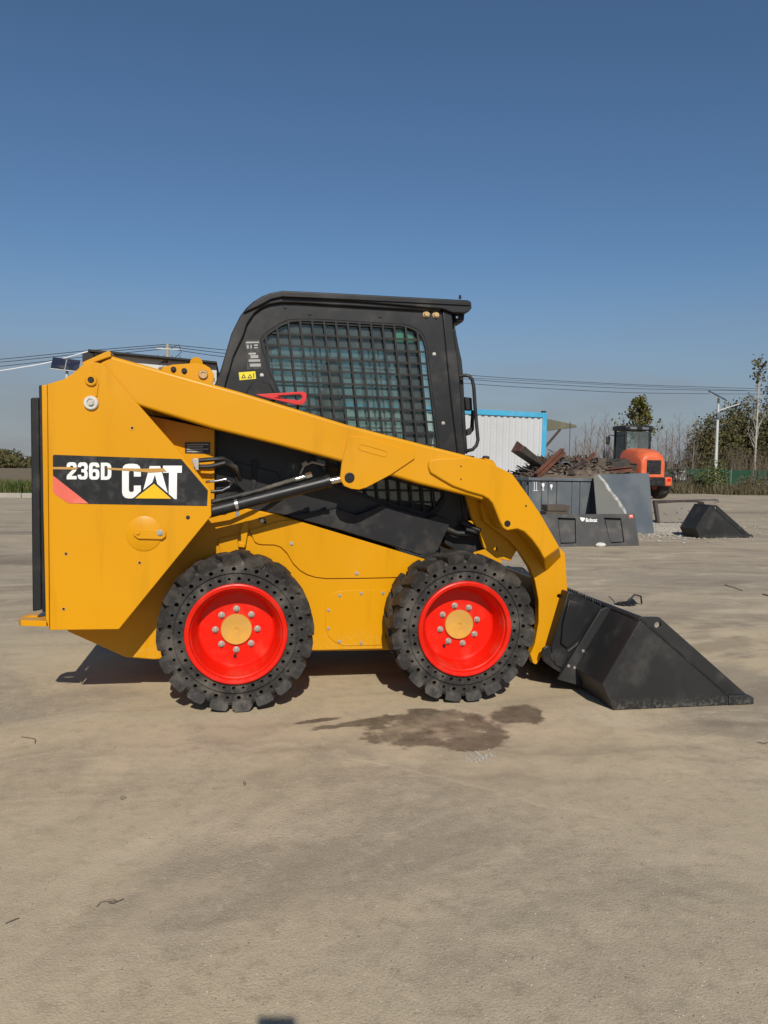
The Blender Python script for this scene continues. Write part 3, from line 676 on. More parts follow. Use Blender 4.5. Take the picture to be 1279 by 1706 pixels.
P('rear_wall', [(352, 700), (362, 642), (374, 612), (390, 560), (396, 562), (380, 615), (372, 650), (362, 705)], CY+.06, WID-CY-.06, BLKD, holes=(), bevel=0) if False else None
rw = MB()
for (xa, ya, xb, yb) in ((352, 800, 357, 700), (357, 700, 366, 640)):
    p0, p1 = at(xa, ya, CY+.05), at(xb, yb, CY+.05)
    q0, q1 = Vector((p0.x, WID-CY-.05, p0.z)), Vector((p1.x, WID-CY-.05, p1.z)); k = Vector((.02, 0, 0))
    rw.prism([p0, p1, q1, q0], [p0+k, p1+k, q1+k, q0+k])
obj('rear_wall', rw, BLKD, L)
P('cab_floor', [(360, 790), (770, 850), (770, 868), (360, 838)], CY+.05, WID-CY-.05, BLKD, bevel=0)
# front door, bulging forward of the pillars
P('front_door', [(754, 545), (759, 560), (764.5, 580), (769, 600), (771.5, 625), (774, 680), (779, 756), (773, 756), (768, 680), (765, 625), (760, 590)], CY+.05, CY+.09, BLK, bevel=.003)
P('front_door_far_frame', [(754, 545), (764.5, 580), (771.5, 625), (774, 680), (779, 756), (773, 756), (768, 680), (765, 625), (760, 590)], WID-CY-.09, WID-CY-.05, BLK, bevel=.003)
P('front_glass', [(755, 530), (766, 590), (771, 640), (776, 752), (774, 752), (769, 640), (764, 590), (753, 530)], CY+.09, WID-CY-.09, GLASS, bevel=0)
mb = MB(); mb.tube([at(765, 626.5, CY+.02), at(776, 625.5, CY+.005), at(782, 627, CY), at(786.5, 633, CY), at(789, 645, CY), at(792, 690, CY), at(796, 733, CY), at(793.5, 742, CY), at(787, 749, CY), at(776, 751.5, CY+.02)], .0095, 12); rail = obj('handrail', mb, BLK, L)
P('door_hinge', [(774, 661), (786, 663), (787, 684), (776, 683)], CY+.06, CY+.11, BLKD, bevel=.004)
P('door_handle', [(777, 716), (785, 712), (787, 683), (790, 684), (790, 716), (784, 724), (778, 726)], CY+.06, CY+.09, BLKD, bevel=.004)
P('work_light', [(757, 521), (774, 522), (773, 533), (770, 537.5), (760, 535.5), (756, 530)], CY+.03, CY+.15, BLKD, bevel=.006)
mb = MB(); mb.tube([at(755, 533, CY+.05), at(757.5, 540, CY+.05), at(756.5, 551, CY+.05), at(753, 553, CY+.05)], .003, 6); obj('light_cable', mb, RUBH, L)
mb = MB(); c = at(760.5, 529, CY+.028); mb.cyl(c, c-Vector((0, .006, 0)), .008, .006, 12); obj('light_bolt', mb, CHROME, L)
mb = MB(); c = at(766, 498, .6); mb.cyl(c, c+Vector((0, 0, .02)), .008, .006, 10); obj('roof_bolt', mb, BLKD, L)
for x, y in ((709.5, 524), (725.5, 525)): bolt(x, y, CY+.018, .0135, .010, BRASS, L)
for x, y in ((475, 512), (516, 523), (633, 527), (723, 590), (738, 705), (436, 625), (668, 867)): bolt(x, y, CY+.018 if y < 800 else .30, .007, .004, BLK if y < 580 else STEEL, L)
P('warning_sticker', [(408, 567), (432, 565), (437, 614), (412, 616.5)], CY+.0165, CY+.0178, STK1, bevel=0)
for x0_, y0_, x1_, y1_ in ((409.5, 569.5, 431, 572), (411, 575, 414, 581), (417, 574.6, 419, 581), (423, 574.2, 429, 576.5), (423, 578.5, 429, 580.5), (414, 588, 426, 591), (417, 592, 430, 597), (414, 599, 433, 603), (416, 606, 434, 611)): P('sticker_print', [(x0_, y0_), (x1_, y0_-.4), (x1_+.3, y1_-.4), (x0_+.3, y1_)], CY+.0158, CY+.0164, STKW, bevel=0)
P('caution_sticker', [(397.5, 620.5), (425, 618.5), (426.5, 631), (399, 633.5)], CY+.0165, CY+.0178, STKY, bevel=0)
for x0_ in (401.5, 412): P('caution_print', [(x0_, 630.5), (x0_+4.2, 622.5), (x0_+8.4, 630)], CY+.0158, CY+.0164, STK1, bevel=0, holes=[[(x0_+2.2, 629), (x0_+4.2, 625), (x0_+6.2, 628.7)]])
P('caution_print', [(421.5, 622), (423, 621.8), (423.6, 629), (422, 629.2)], CY+.0158, CY+.0164, STK1, bevel=0)
P('green_reflector', [(656, 548), (672, 549), (672, 571), (657, 571)], CY+.056, CY+.058, STKG, bevel=0)
P('green_reflector', [(674, 551), (687, 553), (688, 571), (676, 571)], CY+.056, CY+.058, STKG, bevel=0)
P('rear_lamp_housing', [(410, 652), (420, 638), (436, 635), (450, 640), (458, 656), (455, 672), (412, 668)], CY-.02, CY+.018, BLKD, bevel=.006)
P('lower_cab_panel', [(484, 861), (500, 857), (560, 847), (594, 858), (616, 850), (635, 841.5), (713, 864), (730, 858), (751, 869), (730, 916), (717, 926), (707, 926), (560, 881)], .285, .32, BLKD, bevel=.003)
P('fuel_tank_front', [(742, 862), (770, 862), (800, 880), (808, 915), (770, 925), (740, 905)], .36, .9, BLKD, bevel=.004)
mb = MB(); mb.tube([at(770, 870, .3), at(785, 878, .28), at(800, 884, .25)], .012, 8); mb.tube([at(742, 880, .3), at(760, 888, .3), at(790, 890, .3)], .014, 8); mb.cyl(at(776, 882, .27), at(798, 888, .27), .01, .01, 8); obj('front_hose', mb, RUBH, L)
# red arm-lock lever
mb = MB(); mb.px([(425, 657), (470, 654.5), (503, 652.5), (509, 654), (511, 658), (510, 667), (507, 672), (502, 674.5), (490, 674), (440, 662)], .26, .272, holes=[[(462, 659.5), (499, 657), (503, 659), (502, 665), (497, 667), (470, 664)]]); obj('arm_lock_lever', mb, REDL, L, bevel=.002)
# seat and controls
mb = MB()
sx0 = at(555, 700, .76)
mb.box((sx0.x+.02, .76, 1.28), (.10, .46, .62), Matrix.Rotation(math.radians(-12), 3, 'Y')); mb.box((sx0.x+.27, .76, .98), (.50, .48, .13)); mb.box((sx0.x-.02, .76, 1.66), (.08, .26, .16), Matrix.Rotation(math.radians(-10), 3, 'Y'))
obj('seat', mb, SEAT, L, bevel=.03, seg=3)
for Yk in (.50, 1.02):
    mb = MB(); mb.box((sx0.x+.34, Yk, 1.16), (.34, .07, .06)); mb.cyl((sx0.x+.48, Yk, 1.18), (sx0.x+.50, Yk, 1.36), .016, .022, 12); obj('control_lever', mb, SEAT, L, bevel=.008)

# --- bucket
BY = -0.205
def build_bucket(parent, BYn, W, M4=None, full=True):
    """bucket from its side outline; near side plate on Y = BYn, W wide"""
    tip, heel, knee, top = at(1254, 1179.5, BYn), at(1022, 1182, BYn), at(1003, 1139.7, BYn), at(1068, 1031.5, BYn)
    heel.z = max(heel.z, .004); 
    def X(o):
        return o
    parts = []
    yA, yB = BYn, BYn+W
    def quad(p, q, t, y0=yA+.012, y1=yB-.012):
        d = (q-p); nrm = Vector((-d.z, 0, d.x)).normalized()*t
        f = [Vector((p.x, y0, p.z)), Vector((q.x, y0, q.z)), Vector((q.x+nrm.x, y0, q.z+nrm.z)), Vector((p.x+nrm.x, y0, p.z+nrm.z))]
        m = MB(); m.prism(f, [Vector((v.x, y1, v.z)) for v in f]); return m
    parts.append(obj('bucket_back', quad(top, knee, .014), BUCK, parent, bevel=.002))
    parts.append(obj('bucket_heel', quad(knee, heel, .014), BUCK, parent, bevel=.002))
    parts.append(obj('bucket_floor', quad(heel, Vector((tip.x-.02, 0, .004)), .014), BUCK, parent, bevel=.002))
    side = [(1003, 1139.7), (1068, 1031.5), (1074, 1035), (1212, 1157.5), (1213, 1180), (1022, 1182.5)]
    rim = [(1064, 1034), (1070, 1030), (1104, 1030.5), (1249, 1159), (1213, 1159), (1200, 1150)]
    for y0, s in ((yA, 1), (yB, -1)):
        for nm, pts, o0, o1, hl in (('bucket_side', side, 0, .012, ()), ('side_rim', rim, .030, .048, [circ(1101, 1043.5, 5.5, 14)])):
            f = [at(px, py, BYn) for px, py in pts]
            for v in f: v.z = max(v.z, .003)
            hh = [[at(px, py, BYn) for px, py in h] for h in hl]
            m = MB(); F_ = [Vector((v.x, y0+s*o0, v.z)) for v in f]; B_ = [Vector((v.x, y0+s*o1, v.z)) for v in f]
            m.prism(F_, B_, [[Vector((v.x, y0+s*o0, v.z)) for v in h] for h in hh], [[Vector((v.x, y0+s*o1, v.z)) for v in h] for h in hh])
            parts.append(obj(nm, m, BUCK, parent, bevel=.002))
        f = [at(px, py, BYn) for px, py in ((1213, 1158.5), (1249, 1158.5), (1254.5, 1162), (1254.5, 1179), (1213, 1180.5))]
        for v in f: v.z = max(v.z, .003)
        m = MB(); m.prism([Vector((v.x, y0-s*.004, v.z)) for v in f], [Vector((v.x, y0+s*.034, v.z)) for v in f])
        parts.append(obj('side_cutter', m, BUCK, parent, bevel=.003))
    for y0, s in ((yA, 1), (yB, -1)):
        f = [at(px, py, BYn) for px, py in ((1066.5, 1033), (1069.5, 1031.5), (1212, 1156), (1211, 1159))]
        m = MB(); m.prism([Vector((v.x, y0-s*.003, v.z)) for v in f], [Vector((v.x, y0+s*.002, v.z)) for v in f]); parts.append(obj('gap_shade_strip', m, BLKD, parent))  # dull black strip standing in for the shaded gap along the rim band
    e = tip; m = MB()
    f = [Vector((e.x-.16, yA+.014, .003)), Vector((e.x-.005, yA+.014, .003)), Vector((e.x-.16, yA+.014, .022))]
    m.prism(f, [Vector((v.x, yB-.014, v.z)) for v in f]); parts.append(obj('cutting_edge', m, STEEL, parent, bevel=.001))
    # top stiffener
    m = MB(); m.cyl((top.x+.01, yA+.014, top.z-.008), (top.x+.01, yB-.014, top.z-.008), .018, .018, 12); parts.append(obj('top_bar', m, BUCK, parent))
    return parts, (tip, heel, knee, top)
bparts, (tip, heel, knee, top) = build_bucket(L, BY, 1.93)
# mounting frame between bucket and arms
HY = .10
P('bucket_hanger', [(1000, 1016), (1010, 1012), (1022, 1013), (967, 1120), (967, 1143), (929, 1132)], HY, HY+.02, BUCK, bevel=.003)
for dy in (WID-HY-.02,):
    f = [at(x, y, HY) for x, y in ((1000, 1016), (1010, 1012), (1022, 1013), (967, 1120), (967, 1143), (929, 1132))]
    m = MB(); m.prism([Vector((v.x, dy, v.z)) for v in f], [Vector((v.x, dy+.02, v.z)) for v in f]); obj('bucket_hanger', m, BUCK, L, bevel=.003)
P('coupler_plate', [(946, 986), (962, 990), (1006, 1013), (1003, 1022), (990, 1040), (940, 1115), (925, 1108), (918, 1080)], HY+.03, WID-HY-.03, BLK, bevel=.004)
P('coupler_side', [(948, 1000), (972, 1005), (990, 1022), (985, 1030), (962, 1066), (945, 1080), (935, 1072), (938, 1040)], HY+.012, HY+.03, BLK, bevel=.004)
link_pts = [(905, 1080), (912, 1076), (921, 1077), (931, 1083), (945, 1084), (955, 1080), (964, 1084), (958, 1100), (935, 1122), (920, 1113), (906, 1102), (902, 1090)]
P('coupler_link', link_pts, .14, .158, BLK, bevel=.004)
for dy in (WID-.158,):
    f = [at(x, y, .14) for x, y in link_pts]; m = MB(); m.prism([Vector((v.x, dy, v.z)) for v in f], [Vector((v.x, dy+.018, v.z)) for v in f]); obj('coupler_link', m, BLK, L, bevel=.004)
for x, y in ((924, 1093), (946, 1092)):
    c = at(x, y, .14); m = MB(); m.lathe([(.026, 0), (.026, -.006), (.02, -.008), (.012, -.008), (.011, -.014), (.0005, -.014)], 24, c); obj('link_pin', m, BLK, L)
m = MB(); m.tube([at(945, 1085, .13), at(965, 1070, .13), at(985, 1042, .13), at(1000, 1022, .13)], .008, 8); obj('coupler_hose', m, RUBH, L)
for x, y in ((971, 1084.5), (947, 1109.5), (957, 1112.5)): bolt(x, y, HY, .006, .003, STEEL, L)
# serrated step on the bucket top: two toothed strips on a plate
s0, s1 = at(961, 993, .18), at(1005, 1013, .18)
dv = (s1-s0); dv.y = 0
m = MB(); f = [s0+Vector((0, 0, 0)), s1, s1+Vector((0, .0, -.03)), s0+Vector((0, 0, -.03))]
m.prism(f, [v+Vector((.0, .62, 0)) for v in f]); stp = obj('step_plate', m, SERR, L, bevel=.002)
m = MB()
for row in range(4):
    o_ = s0+dv*(.08+row*.28)
    m.box(o_+Vector((0, .31, .008)), (.006, .60, .016))
    for k in range(22):
        m.add([o_+Vector((-.003, .015+k*.027, .016)), o_+Vector((.003, .015+k*.027, .016)), o_+Vector((.003, .035+k*.027, .016)), o_+Vector((-.003, .035+k*.027, .016)), o_+Vector((0, .025+k*.027, .032))], [(0, 1, 4), (1, 2, 4), (2, 3, 4), (3, 0, 4), (0, 3, 2, 1)])
obj('step_teeth', m, SERR, stp, smooth=False)

# ------------------------------------------------------------------ the yard behind: materials
STEELG = paint('grey_steel_plate', (0.13, 0.145, 0.155), 0.55, dust=(0.22, 0.22, 0.21), amt=0.5, scale=2.5, var=0.2, bump=0.05)
BING = paint('grey_bin_paint', (0.10, 0.115, 0.13), 0.5, dust=(0.20, 0.19, 0.17), amt=0.4, scale=4, var=0.2, chips=((0.12, 0.06, 0.03), 12, 0.70))
RUST = paint('rusted_steel', (0.16, 0.06, 0.035), 0.8, dust=(0.09, 0.04, 0.025), amt=0.8, scale=8, var=0.35, bump=0.15)
RUSTD = paint('dark_rusted_steel', (0.05, 0.04, 0.035), 0.75, dust=(0.13, 0.08, 0.05), amt=0.6, scale=7, var=0.3, bump=0.12)
PANB = paint('faded_black_panel', (0.055, 0.053, 0.052), 0.6, dust=(0.15, 0.13, 0.11), amt=0.5, scale=6, var=0.25, bump=0.08)
WALLW = paint('white_sheet_metal', (0.50, 0.51, 0.52), 0.5, dust=(0.40, 0.38, 0.34), amt=0.3, scale=1.2, var=0.05)
BLUE = paint('blue_frame_paint', (0.06, 0.36, 0.58), 0.45, dust=(0.2, 0.4, 0.5), amt=0.3, scale=4)
AWN = paint('weathered_awning', (0.13, 0.125, 0.085), 0.8, dust=(0.2, 0.17, 0.12), amt=0.5, scale=5)
ORNG = paint('orange_machine_paint', (0.66, 0.12, 0.04), 0.45, dust=(0.6, 0.25, 0.14), amt=0.4, scale=2.5)
CONC = paint('weathered_concrete', (0.36, 0.33, 0.28), 0.9, dust=(0.22, 0.19, 0.15), amt=0.6, scale=3, bump=0.1)
STONE = paint('pale_stone', (0.62, 0.60, 0.55), 0.9, amt=0.3, scale=12, bump=0.2)
WOODD = paint('old_dark_timber', (0.085, 0.068, 0.052), 0.85, dust=(0.16, 0.13, 0.10), amt=0.5, scale=10, bump=0.15)
GALV = paint('galvanised_pole', (0.52, 0.54, 0.52), 0.5, dust=(0.4, 0.38, 0.33), amt=0.3, scale=2)
SOLAR = paint('solar_cells', (0.02, 0.025, 0.045), 0.2, amt=0.15, scale=3)
FENCE = paint('green_sheet_fence', (0.012, 0.055, 0.028), 0.6, dust=(0.06, 0.09, 0.06), amt=0.5, scale=1.5)
CABLE = paint('cable_black', (0.03, 0.032, 0.036), 0.6, amt=0.0)
CABLEW = paint('cable_white', (0.75, 0.76, 0.78), 0.5, amt=0.0)
DGLASS = paint('machine_window', (0.03, 0.045, 0.045), 0.12, amt=0.25, scale=2, spec=0.8)
BARK = paint('grey_bark', (0.20, 0.175, 0.15), 0.9, dust=(0.11, 0.09, 0.07), amt=0.6, scale=5, bump=0.2)
TWIG = paint('bare_twigs', (0.22, 0.175, 0.15), 0.9, dust=(0.13, 0.10, 0.08), amt=0.6, scale=1.0)
WBARK = paint('pale_poplar_bark', (0.42, 0.40, 0.35), 0.9, dust=(0.16, 0.14, 0.12), amt=0.5, scale=3)
def leaf_mat(name, a, b, c):
    t = NT(name); n = t.noise(0.9, 3); m = t.noise(5.0, 2)
    col = t.mix(t.step(n, 0.38, 0.62), a, b); col = t.mix(t.math('MULTIPLY', t.step(m, 0.5, 0.66), 0.8), col, c)
    return t.fin(col, 0.75, spec=0.2)
LEAFG = leaf_mat('leaf_green_brown', (0.075, 0.085, 0.018), (0.11, 0.10, 0.025), (0.15, 0.085, 0.025))
LEAFD = leaf_mat('leaf_dark_olive', (0.060, 0.066, 0.024), (0.095, 0.086, 0.034), (0.14, 0.105, 0.055))
LEAFB = leaf_mat('brush_brown', (0.12, 0.095, 0.055), (0.08, 0.075, 0.035), (0.17, 0.13, 0.08))
LEAFW = leaf_mat('weed_green', (0.07, 0.10, 0.025), (0.11, 0.13, 0.035), (0.16, 0.13, 0.06))
FIELD = leaf_mat('field_soil', (0.20, 0.14, 0.085), (0.17, 0.13, 0.08), (0.15, 0.14, 0.06))

def ray(px, py): return FWD + (px-PW/2)/FPX*RGT - (py-PH/2)/FPX*UPV
def on_plane(px, py, P0, N):
    r = ray(px, py); return CAM + r*((P0-CAM).dot(N)/r.dot(N))
def slab(pts, thick, holes=()):
    """flat sheet with the given 3-D outline, thickness away from the camera"""
    N = (pts[1]-pts[0]).cross(pts[2]-pts[0]).normalized()
    if N.dot(pts[0]-CAM) < 0: N = -N
    m = MB(); m.prism(pts, [p+N*thick for p in pts], holes, [[p+N*thick for p in h] for h in holes]); return m

# ------------------------------------------------------------------ white site container with blue frame
c1 = Vector((7.93, 15.5, 0)); cu = Vector((-0.979, -0.205, 0)); cn_ = Vector((-0.205, 0.979, 0)); CL, CHT = 6.0, 2.62
T = thing('site_container', 'white ribbed site container with bright blue corner frame behind the scrap bin', 'container', tuple(c1+cu*3+cn_*1.2))
m = MB(); n = 60; prof = []
for i in range(n+1):
    k = CL*(0.06+0.985*i/n*0.9); 
x = .1; pts = []
while x < CL-.1:
    for dx, dd in ((0, 0), (.085, 0), (.105, .028), (.165, .028), (.185, 0)): pts.append((x+dx, dd))
    x += .185
vs = []; fs = []
for i, (k, dd) in enumerate(pts):
    p = c1+cu*k+cn_*(dd+.03); vs += [p+Vector((0, 0, .14)), p+Vector((0, 0, CHT-.13))]
fs = [(2*i, 2*i+2, 2*i+3, 2*i+1) for i in range(len(pts)-1)]
m.add(vs, fs); obj('wall_sheet', m, WALLW, T, smooth=False)
def cbox(name, k0, k1, d0, d1, z0, z1, mat, par=T):
    m = MB(); b = [c1+cu*k+cn_*d for k, d in ((k0, d0), (k1, d0), (k1, d1), (k0, d1))]
    m.prism([p+Vector((0, 0, z0)) for p in b], [p+Vector((0, 0, z1)) for p in b]); return obj(name, m, mat, par, bevel=.008)
cbox('end_wall', 0.03, 0.06, .1, 2.3, .14, CHT-.12, WALLW); cbox('far_wall', 0.1, CL-.1, 2.32, 2.36, .14, CHT-.12, WALLW); cbox('end_wall', CL-.06, CL-.03, .1, 2.3, .14, CHT-.12, WALLW)
cbox('roof_panel', 0.05, CL-.05, .05, 2.35, CHT-.06, CHT-.02, WALLW)
cbox('top_rail', .13, CL-.13, 0, .12, CHT-.13, CHT, BLUE); cbox('bottom_rail', .13, CL-.13, 0, .12, 0, .14, BLUE)
cbox('top_rail', 0, .12, .13, 2.27, CHT-.128, CHT, BLUE); cbox('bottom_rail', 0, .12, .13, 2.27, 0, .14, BLUE)
for k in (0, CL-.13):
    for d in (0, 2.27): cbox('corner_post', k, k+.13, d, d+.13, .0, CHT+.004, BLUE)
cbox('corner_lug', .02, .12, .02, .12, CHT+.004, CHT+.05, BLKD)
# awning on the end of the container
A0 = c1-cu*.01+cn_*.3
m = MB(); f = [A0+Vector((0, 0, CHT-.10)), A0-cu*1.15+Vector((0, 0, CHT-.26)), A0-cu*1.15+Vector((0, 0, CHT-.33)), A0+Vector((0, 0, CHT-.48))]
m.prism(f, [p+cn_*1.7 for p in f]); obj('awning', m, AWN, T, bevel=.01)
m = MB(); m.beam(A0+Vector((0, 0, CHT-1.05)), A0-cu*.62+Vector((0, 0, CHT-.40)), .05, .05); obj('awning_brace', m, RUSTD, T)

# ------------------------------------------------------------------ scrap bin
BYF = 9.85
bl, br = at(884, 796, BYF), at(986, 794, BYF); zt = bl.z; DEP = 1.9
x0, x1 = bl.x-.02, at(1066, 794, BYF).x
B = thing('scrap_bin', 'grey ribbed steel scrap bin full of rusty metal beside the white container', 'bin', ((x0+x1)/2, BYF+DEP/2, 0))
def bxx(name, xa, xb, ya, yb, za, zb, mat, par, bev=.006):
    m = MB(); m.box(((xa+xb)/2, (ya+yb)/2, (za+zb)/2), (xb-xa, yb-ya, zb-za)); return obj(name, m, mat, par, bevel=bev)
bxx('front_wall', x0, x1, BYF+.02, BYF+.05, .02, zt-.05, BING, B); bxx('back_wall', x0, x1, BYF+DEP-.05, BYF+DEP-.02, .02, zt-.05, BING, B)
bxx('side_wall', x0+.002, x0+.03, BYF+.052, BYF+DEP-.052, .02, zt-.05, BING, B); bxx('side_wall', x1-.03, x1-.002, BYF+.052, BYF+DEP-.052, .02, zt-.05, BING, B)
bxx('bin_floor', x0+.03, x1-.03, BYF+.05, BYF+DEP-.05, .03, .06, BING, B)
edges = [884, 901.5, 912.5, 926.5, 952, 965, 984]
for i in range(len(edges)-1):
    a_, b_ = at(edges[i], 820, BYF).x+.012, at(edges[i+1], 820, BYF).x-.012
    bxx('panel', a_, b_, BYF-(.012 if i % 2 else .0), BYF+.019, .06, zt-.07, BING, B)
for k in range(5):
    ya = BYF+.10+k*(DEP-.2)/5; bxx('panel', x0-.018, x0+.001, ya, ya+(DEP-.2)/5-.08, .06, zt-.07, BING, B)
bxx('top_rail', x0-.03, x1+.02, BYF-.025, BYF+.06, zt-.05, zt+.005, BING, B); bxx('top_rail', x0-.03, x1+.02, BYF+DEP-.06, BYF+DEP+.02, zt-.05, zt+.005, BING, B)
bxx('top_rail', x0-.028, x0+.04, BYF+.061, BYF+DEP-.061, zt-.05, zt+.003, BING, B); bxx('top_rail', x1-.04, x1+.018, BYF+.061, BYF+DEP-.061, zt-.05, zt+.003, BING, B)
# white handling marks stencilled on the bin
def mark(pts, Y=BYF-.0135):
    m = MB(); m.px(pts, Y, Y+.001); return obj('stencil_mark', m, DECW, B)
for x in (889.5, 893): mark([(x, 803), (x+.8, 803), (x+.8, 817), (x, 817)], BYF-.001)
mark([(888, 817), (896, 817), (896, 817.8), (888, 817.8)], BYF-.0012)
mark([(902.5, 805), (906.5, 805), (906.8, 809), (905.2, 812), (905, 815.5), (907, 817), (902, 817), (904, 815.5), (903.8, 812), (902.2, 809)])
mark([(916.5, 807), (920, 807), (920.3, 811), (918.7, 813), (918.6, 816), (917.6, 816), (917.7, 813), (916.2, 811)], BYF-.001)

RUBB = paint('scrap_rubble', (0.115, 0.085, 0.062), .9, dust=(.22, .18, .13), amt=.7, scale=14, bump=.3)
SCRB = paint('scrap_offcuts', (0.13, 0.10, 0.078), .8, dust=(.07, .045, .03), amt=.8, scale=5)
def mound(name, xa, xb, ya, yb, z0, zfun, mat, label, cat, nx=24, ny=14, seed=1):
    m = MB(); rnd = random.Random(seed); V = []
    for j in range(ny+1):
        for i in range(nx+1):
            u, v = i/nx, j/ny; x, y = xa+(xb-xa)*u, ya+(yb-ya)*v
            V.append(Vector((x, y, z0+zfun(u, v)*(1+.35*(rnd.random()-.5)))))
    m.v = V; m.f = [(j*(nx+1)+i, j*(nx+1)+i+1, (j+1)*(nx+1)+i+1, (j+1)*(nx+1)+i) for j in range(ny) for i in range(nx)]
    return tag(obj(name, m, mat, smooth=False, recalc=False), label, cat, kind='stuff')
mound('scrap_rubble', x0+.04, x1-.04, BYF+.07, BYF+DEP-.07, zt-.12, lambda u, v: .06+.36*min(1, 4*u, 5*(1-u))*math.sin(math.pi*v)**.7, RUBB, 'brown heap of small scrap and splinters filling the grey bin', 'rubble')
m = MB(); rnd = random.Random(8)
for k in range(1300):
    u, v = rnd.random(), rnd.uniform(.1, .9)
    p = Vector((x0+.1+(x1-x0-.2)*u, BYF+.1+(DEP-.2)*v, zt-.04+.38*min(1, 4*u, 5*(1-u))*math.sin(math.pi*v)+rnd.uniform(-.03, .06)))
    d = Vector((rnd.uniform(-1, 1), rnd.uniform(-1, 1), rnd.uniform(-.2, .4))).normalized()*rnd.uniform(.05, .20)
    m.beam(p, p+d, rnd.uniform(.006, .045), rnd.uniform(.004, .02))
tag(obj('loose_scrap', m, SCRB, smooth=False), 'tangle of thin rusty offcuts on the heap in the bin', 'scrap', kind='stuff')
# rusty open channel lying on top, its end towards the camera
yq = BYF+.35
q = thing('rusty_trough', 'rust brown steel trough tipped up on the left end of the scrap heap', 'trough', tuple(at(890, 790, yq)))
ax0, ax1 = at(867, 752, yq), at(911, 782, yq+.1); dd = (ax1-ax0); perp = Vector((0, 1, 0)); upn = dd.cross(perp).normalized()
if upn.z < 0: upn = -upn
def sheet(name, a, b, c, d, t, mat, par):
    N = (b-a).cross(d-a).normalized()*t; m = MB(); m.prism([a, b, c, d], [p+N for p in (a, b, c, d)]); return obj(name, m, mat, par, bevel=.002)
wv = perp*.5; hv = upn*.16
sheet('trough_floor', ax0, ax1, ax1+wv, ax0+wv, .012, RUSTD, q)
sheet('near_side', ax0-wv*.02, ax1-wv*.02, ax1+hv*.35-wv*.02, ax0+hv*.75-wv*.10, .01, RUSTD, q)
sheet('far_side', ax0+wv, ax1+wv, ax1+wv+hv*1.3, ax0+wv+hv*1.5, .01, RUST, q)
sheet('end_plate', ax0-dd.normalized()*.014, ax0+wv-dd.normalized()*.014, ax0+wv+hv*1.5-dd.normalized()*.014, ax0+hv*.75-dd.normalized()*.014, .01, RUST, q)
def scrap_beam(name, label, p, q_, w, h, mat, up=(0, 0, 1), flange=True):
    T_ = thing(name, label, 'scrap metal', tuple(p)); m = MB(); m.beam(p, q_, w*.35 if flange else w, h, up); obj('web', m, mat, T_)
    if flange:
        d = (q_-p).normalized(); u = Vector(up); xx = d.cross(u).normalized(); zz = xx.cross(d)
        for s_ in (1, -1): m = MB(); m.beam(p+zz*(h/2*s_), q_+zz*(h/2*s_), w, .016, up); obj('flange', m, mat, T_)
scrap_beam('rusty_girder', 'red brown steel beam leaning diagonally out of the bin', at(893, 793, BYF+.2), at(938, 751, BYF+.55), .10, .09, RUST)
scrap_beam('dark_bar', 'dark steel bar lying slantwise over the middle of the scrap heap', at(930, 792, BYF+.25), at(976, 770, BYF+.5), .07, .05, RUSTD)
scrap_beam('dark_bar', 'flat rusty strip sloping behind the curved grey sheet', at(905, 786, BYF+.9), at(985, 765, BYF+1.1), .06, .03, RUST, flange=False)
scrap_beam('timber_post', 'short dark timber post standing at the right end of the scrap', at(999, 800, BYF+.6), at(1000, 763, BYF+.6), .17, .14, WOODD, up=(0, 1, 0), flange=False)
scrap_beam('rusty_bar', 'long dark rail lying across the scrap towards the orange roller', at(1004, 772, BYF+.9), at(1060, 777, BYF+1.4), .06, .10, RUSTD)
m = MB(); a, b = at(928, 788, BYF+.5), at(950, 784, BYF+.6); vs = []; fs = []
for i in range(9):
    t = math.pi*(.15+.75*i/8); off = Vector((-.16*math.cos(t), .0, .20*math.sin(t)))
    p = a.lerp(b, .4)+off; vs += [p+Vector((0, -.14, 0)), p+Vector((.12, .4, .02)), p+Vector((0, -.14, -.012)), p+Vector((.12, .4, .008))]
for i in range(8): o = 4*i; fs += [(o, o+4, o+5, o+1), (o+2, o+3, o+7, o+6), (o, o+2, o+6, o+4), (o+1, o+5, o+7, o+3)]
m.add(vs, fs); tag(obj('curved_sheet', m, paint('blue_grey_sheet', (0.16, 0.20, 0.24), .5), bevel=0), 'blue grey curved metal sheet in the middle of the scrap heap', 'sheet')
m = MB(); a, b, c_, d_ = at(945, 790, BYF+.15), at(986, 792, BYF+.2), at(981, 782, BYF+.6), at(968, 769, BYF+.7)
m.prism([a, b, c_, d_], [p+Vector((0, .02, -.015)) for p in (a, b, c_, d_)]); tag(obj('bent_plate', m, RUSTD, bevel=.004), 'bent dark plate resting on the right part of the bin edge', 'plate')
m = MB(); rnd = random.Random(3); p = at(935, 768, BYF+.8)
for k in range(3):
    pts = [p+Vector((rnd.uniform(-.25, .25), rnd.uniform(-.2, .2), .05+.12*i*rnd.uniform(.6, 1.2)*math.sin(i*.9+k))) for i in range(7)]; m.tube(pts, .006, 5)
tag(obj('wire_tangle', m, RUSTD), 'loose rusty wire looping above the scrap heap', 'wire')
scrap_beam('rusty_girder', 'long thin rusty angle bar jutting up from the middle of the scrap', at(955, 788, BYF+.6), at(990, 756, BYF+.8), .06, .05, RUST)
scrap_beam('rusty_girder', 'short rust red channel lying flat on the scrap behind the steel plate', at(1008, 786, BYF+.35), at(1052, 781, BYF+.45), .12, .09, RUST)
scrap_beam('dark_bar', 'black bar crossing the scrap behind the rust red channel', at(978, 777, BYF+.8), at(1040, 766, BYF+1.0), .07, .05, RUSTD)
scrap_beam('old_plank', 'grey weathered plank sticking out over the left end of the bin', at(868, 790, BYF+.9), at(915, 770, BYF+1.2), .16, .03, WOODD, flange=False)
